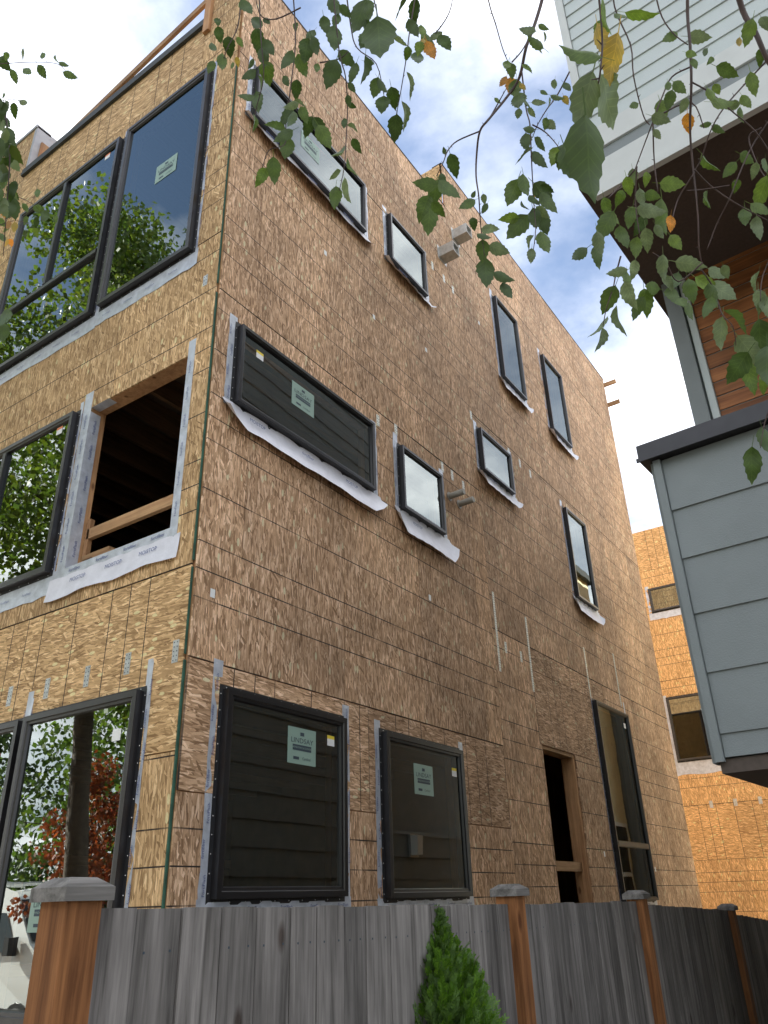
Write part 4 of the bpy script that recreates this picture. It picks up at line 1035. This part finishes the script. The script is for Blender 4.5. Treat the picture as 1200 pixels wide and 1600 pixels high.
def twig(pts, depth, r0=.0028, r1=.0011, top=True):
    P3 = [pix(x, y, depth*(1+.01*math.sin(i*1.7))) for i, (x, y) in enumerate(pts)]
    # smooth
    q = [P3[0]]
    for i in range(len(P3)-1):
        a, b, c, d = P3[max(0, i-1)], P3[i], P3[i+1], P3[min(len(P3)-1, i+2)]
        for s_ in (.25, .5, .75, 1):
            q.append(.5*((2*b)+(c-a)*s_+(2*a-5*b+4*c-d)*s_*s_+(3*b-a-3*c+d)*s_**3))
    m = MB(); n = len(q)
    m.tube(q, [r0+(r1-r0)*i/(n-1) for i in range(n)], 5)
    rn = random.Random(int(pts[0][0])+int(pts[-1][1]))
    for i in range(2, n-1, 2):       # little buds and spurs
        if rn.random() < .6:
            d = Vector((rn.uniform(-1, 1), rn.uniform(-1, 1), rn.uniform(-.3, 1))).normalized()
            m.tube([q[i], q[i]+d*.009], [.0012, .0005], 4)
    return m.build('twig', 'twig_brown', BT, smooth=True)
D1 = 2.4
leaves(D1, "385,13,27,60,d 343,55,22,80,d 340,35,16,80,d 358,72,26,85,d 333,74,20,70,d 375,66,15,60,l 347,97,28,90,g 329,104,20,110,g 363,103,12,90,l 371,97,13,80,y 417,33,15,50,d 403,65,35,85,d 412,90,30,80,d 417,112,32,80,g 390,118,22,150,d 392,100,15,120,d 403,160,32,80,d 385,153,22,170,g 398,192,24,80,gt 408,130,20,70,gt "
 "450,95,28,120,d 478,80,36,100,d 472,103,32,70,g 462,42,15,90,d 492,72,28,70,d 463,140,26,95,d 447,127,18,60,d 445,182,30,140,d 430,197,28,190,g 443,213,30,150,d 448,233,32,100,g 455,187,30,100,d 475,180,24,70,g 482,198,30,110,d 500,200,32,60,d 507,213,34,60,g 470,162,22,20,pt 408,277,30,115,g 428,267,36,90,g 495,107,14,100,g 522,60,40,90,d 523,10,35,70,d 540,18,22,40,d 525,32,22,110,d 562,27,50,110,d 577,15,28,80,d 593,65,75,85,d 568,65,28,110,d 542,92,30,40,d 518,115,40,110,d 552,115,28,110,d 570,110,36,92,dt 577,98,18,30,g 550,137,16,50,d 545,158,16,80,d 550,165,12,20,d 587,138,28,105,g 598,135,24,60,d 615,153,28,75,d 598,165,34,95,d 617,200,34,100,d 642,133,34,70,pt 633,180,36,75,pt 648,20,34,95,d 623,12,34,130,dt 652,93,28,90,d 672,80,28,70,o 662,68,18,90,y 660,50,22,80,l 695,68,30,60,d 680,57,22,150,p 637,83,18,100,g 627,63,22,20,pt 557,228,22,60,d 548,262,26,70,gt 538,193,16,90,d 552,200,20,30,pt 523,308,32,95,g 540,297,36,85,pt 530,238,24,130,pt 523,273,22,140,pt 645,45,26,60,d 655,75,24,100,l 668,62,22,30,p 575,45,26,70,d 508,40,24,80,d 485,55,22,120,d 420,75,24,60,d 400,38,26,110,d 455,165,22,160,p")
leaves(D1, "824,46,24,200,p 836,66,28,210,g 849,43,16,20,g 824,106,18,40,g 799,110,26,85,g 791,103,18,110,l 786,128,18,120,o 798,135,24,90,o 805,140,30,95,g 817,136,14,60,y 811,160,34,90,g 821,158,26,85,dt 810,178,18,100,g 778,157,12,40,l 831,176,18,45,pt 842,160,20,0,p 850,145,12,30,g 866,132,18,100,g 886,136,18,60,d 871,152,20,20,g 884,157,14,60,y 858,160,14,90,pt 852,194,18,100,g 861,196,20,50,p 826,202,20,170,d 822,222,30,90,d 817,240,30,150,dt 844,225,24,50,dt 842,250,30,40,d 865,245,26,110,l 884,230,22,10,d 876,250,26,100,d 820,290,36,85,g 801,302,38,110,g 848,300,34,40,d 855,295,22,20,d 855,318,34,55,g 834,315,22,60,d 796,341,28,170,l 808,355,46,130,g 836,342,34,80,d 848,332,24,40,p 850,350,30,70,d 850,380,38,80,g 827,379,26,120,pt 819,322,16,60,dt 835,303,12,90,y 830,400,22,95,p "
 "665,288,34,190,g 680,297,36,100,g 700,298,36,45,g 692,282,20,80,d 662,325,42,110,g 670,342,46,95,g 685,327,26,45,g 709,259,32,70,d 694,236,10,250,d 730,318,26,150,g 757,326,16,120,d 756,311,14,80,p 740,304,10,300,d 740,349,18,80,d 756,370,22,30,d 766,359,26,10,p 754,392,30,90,g 758,428,42,95,d 787,433,30,25,d 792,455,30,70,d 780,389,30,20,p 905,397,32,140,d 933,402,32,80,d 851,57,14,80,pt 843,75,16,80,pt")
leaves(1.85, "964,425,28,170,p 952,469,40,110,g 984,461,42,75,pt 997,482,34,115,g 966,502,42,78,pt 936,512,38,125,pt 938,532,36,100,pt 1010,472,40,85,g 1017,450,28,180,g 990,422,28,100,p 980,440,26,90,g 1036,418,34,85,p 1050,464,32,90,g 1044,442,26,60,p 1080,454,34,80,g 1078,487,28,90,g 1063,473,22,160,g 1078,413,40,10,p 1120,428,28,30,p 1134,425,20,60,p 1105,445,38,40,l 1128,457,44,50,p 1112,462,34,70,g 1108,481,30,100,gt 1152,499,44,35,gt 1125,521,44,95,p 1170,547,50,50,p 1152,575,48,120,d 1173,590,48,70,g 1190,532,58,80,d 1197,572,56,95,d 1194,688,36,80,d 1173,727,50,90,d 1195,600,30,70,l 1187,470,34,90,p 1180,440,30,110,pt 1196,480,30,85,p 1055,440,26,110,d")
leaves(2.1, "969,27,20,40,g 936,46,24,100,l 1002,24,44,20,lt 1047,57,24,150,g 1093,58,32,0,p 1102,82,16,120,d 1137,111,34,20,g 1176,132,32,70,l 1155,66,16,100,y 1171,51,34,100,l 1062,136,24,50,g 1047,156,26,100,g 1035,170,30,80,l 1032,186,26,20,p 1044,135,18,90,g 990,165,18,150,g 1075,193,26,80,o 1113,150,26,60,l 1128,162,34,0,l 1158,180,22,80,g 1122,202,20,30,g 1102,195,16,170,g 1027,210,18,60,p 1050,288,32,10,l 982,291,26,70,l 990,276,22,80,p 1011,279,20,90,l 1002,309,26,80,p 1020,306,24,10,g 969,309,22,110,g 948,324,28,70,g 945,354,46,120,g 936,381,34,80,p 1017,330,40,10,p 1035,339,48,85,g 1047,350,24,95,o 1056,378,26,60,l 1011,375,32,80,p 993,387,28,95,l 1107,255,34,60,gt 1168,247,26,20,g 1179,267,22,100,p 1164,339,30,95,g 1190,303,46,100,l 1182,357,32,85,p 1104,312,28,100,gt 1188,327,30,40,l 1140,265,24,130,g 1085,100,18,80,l 1110,95,16,130,g 1068,165,20,110,p 1165,160,22,60,l 1080,85,16,30,l 1143,165,22,170,p 1120,140,18,70,l 1195,260,26,100,g 985,340,30,100,g 972,372,34,80,g 1030,362,22,60,p 958,340,24,60,l 1000,352,30,120,d 1188,90,24,90,g 1195,35,22,70,p 1150,290,18,100,g")
leaves(.92, "907,84,58,200,g 957,93,66,100,y 913,159,78,105,p 952,159,92,80,pt 918,249,114,85,d 890,256,55,75,d 945,25,50,85,lt 938,60,46,80,yt")
leaves(2.9, "10,88,14,90,g 37,85,16,90,pt 67,88,16,70,g 88,93,12,80,pt 100,101,14,20,g 43,112,20,40,g 65,112,20,60,g 110,118,20,20,g 22,120,20,70,g 5,98,24,50,d 37,160,18,30,p 5,150,12,80,g 8,500,34,95,d 5,520,26,100,d 87,342,13,80,g 70,338,18,110,d 62,325,14,30,g")
for i in range(40):
    f = lr.random(); leaf(lr.uniform(-12, 30)*(1-.3*f), 165+f*165, lr.uniform(20, 30), lr.uniform(50, 130), lr.choice('ddddgp'), 2.7, join=True)
for i in range(22):
    leaf(lr.uniform(-5, 60), lr.uniform(300, 400), lr.uniform(11, 17), lr.uniform(40, 140), lr.choice('gglyod'), 3.1, join=True)
JL.build('small_leaves', JM, BT, smooth=True)['kind'] = 'stuff'
for pts in ([(385,-60),(378,-20),(372,40),(355,75),(347,100)], [(410,-60),(405,-20),(408,60),(412,120),(400,170),(398,185)], [(463,-70),(458,-20),(462,60),(455,130),(447,190),(445,225),(420,235),(410,262)], [(515,-70),(520,-20),(530,80),(540,120),(543,170),(541,215),(538,260),(530,298)],
            [(580,-70),(583,-10),(590,25),(592,50)], [(535,-60),(548,40),(558,75),(588,100),(600,150)], [(660,-70),(650,-10),(640,50),(635,90),(625,150),(617,190)], [(655,80),(672,60),(690,40),(705,10),(712,-50)], [(470,12),(430,30),(405,20),(395,-40)], [(500,98),(530,92),(545,80)],
            [(755,-60),(763,0),(775,40),(785,75),(793,95)], [(860,-60),(847,0),(835,40),(822,75),(812,120),(795,148),(765,185),(750,205),(745,240),(744,275),(748,305),(750,335),(752,360),(757,400)], [(750,205),(715,220),(700,235),(692,255),(682,275)], [(815,110),(822,170),(828,195),(830,240),(832,280),(835,330),(837,360),(832,400)], [(890,112),(870,150),(855,170),(840,195),(832,215)], [(832,195),(850,205),(865,220),(880,240)], [(765,185),(780,158),(790,140)], [(800,97),(815,80),(826,60)]):
    main = pts[0] == (860,-60)
    twig(pts, D1, .0062 if main else .0026, .0012)
for pts in ([(1075,-60),(1074,20),(1078,70),(1080,130),(1078,200),(1082,255),(1090,330),(1092,385),(1098,420)], [(1140,-60),(1160,15),(1180,50),(1200,95),(1225,130)], [(1078,105),(1050,120),(1035,150),(1020,190),(1005,230),(992,265)], [(955,-60),(960,10),(985,70),(990,120),(1005,180),(1015,195)], [(1015,-60),(1030,15),(1050,50),(1075,70)], [(1080,128),(1110,145),(1145,175),(1180,205),(1210,250)], [(1198,95),(1165,130),(1130,170),(1110,205),(1095,250),(1083,268)], [(1215,170),(1180,220),(1160,260),(1140,310),(1120,350),(1105,390)], [(1085,270),(1060,310),(1050,345)], [(1085,265),(1110,290),(1150,318),(1200,345)], [(1140,290),(1100,296),(1074,298)], [(1190,200),(1170,215),(1185,260),(1205,290)], [(992,265),(970,290),(950,310)], [(1020,190),(1022,250),(1028,300)], [(995,260),(993,320),(1000,370)], [(1030,180),(1080,160),(1100,200)]):
    thick = pts[0] == (1140,-60)
    twig(pts, 2.1, .0085 if thick else (.0052 if pts[0] == (1075,-60) else .0024), .0016 if not thick else .006)
for pts in ([(970,400),(962,430),(958,450),(948,480),(942,510)], [(1098,410),(1060,440),(1040,410),(1020,395)], [(1095,420),(1115,450),(1128,490),(1145,510),(1150,540)], [(1215,380),(1192,430),(1188,470)], [(1210,620),(1195,660),(1188,700)]):
    twig(pts, 1.85, .0022, .001)
twig([(930,-60),(938,20),(941,70),(938,110),(935,130)], .92, .0016, .0009)
twig([(-40,102),(0,100),(50,97),(90,100),(105,115)], 2.9, .0018, .0008); twig([(-30,110),(5,170),(15,240),(10,330),(5,400)], 2.7, .004, .0012); twig([(-20,300),(20,305),(50,318),(75,335)], 3.1, .0018, .0008); twig([(-20,360),(20,345),(45,350)], 3.1, .0018, .0008); twig([(-10,160),(20,155),(35,160)], 2.9, .0014, .0007)
# trunk, limbs and the part of the crown overhead and behind
b = Vector((5.6, -5.0, 0)); m = MB(); m.tube([b, b+Vector((-.05, .05, 2)), b+Vector((-.2, .1, 4.2)), b+Vector((-.3, .2, 6.5)), b+Vector((-.3, .2, 9))], [.13, .115, .10, .07, .02], 10); m.build('trunk', 'bark_pale', BT, smooth=True)
hub = b+Vector((-.22, .12, 4.6))
for tx, dp in ((390, D1), (520, D1), (650, D1), (850, D1), (1075, 2.1), (1140, 2.1), (930, .92), (-40, 2.8)):
    e_ = pix(tx, -62 if tx > 0 else 103, dp); md = (hub+e_)/2 + Vector((0, -.1, .75 if dp > 1 else .3))
    up_ = e_ + (Vector((.12, -.3, .35)) if tx > 0 else Vector((-.1, -.4, .9)))
    m = MB(); m.tube([hub, (hub+md)/2+Vector((0, 0, .15)), md, up_, e_], [.028, .02, .014, .008, .0055], 6); m.build('limb', 'twig_brown', BT, smooth=True)
rnd = random.Random(8)
o = leafcloud([(Vector((5.6+rnd.uniform(-1.2, 1.4), -5.6+rnd.uniform(-1.3, .5), rnd.uniform(5.5, 9.0))), .8) for i in range(18)], 5200, .07, rnd).build('crown', 'crown_green', BT); o['kind'] = 'stuff'
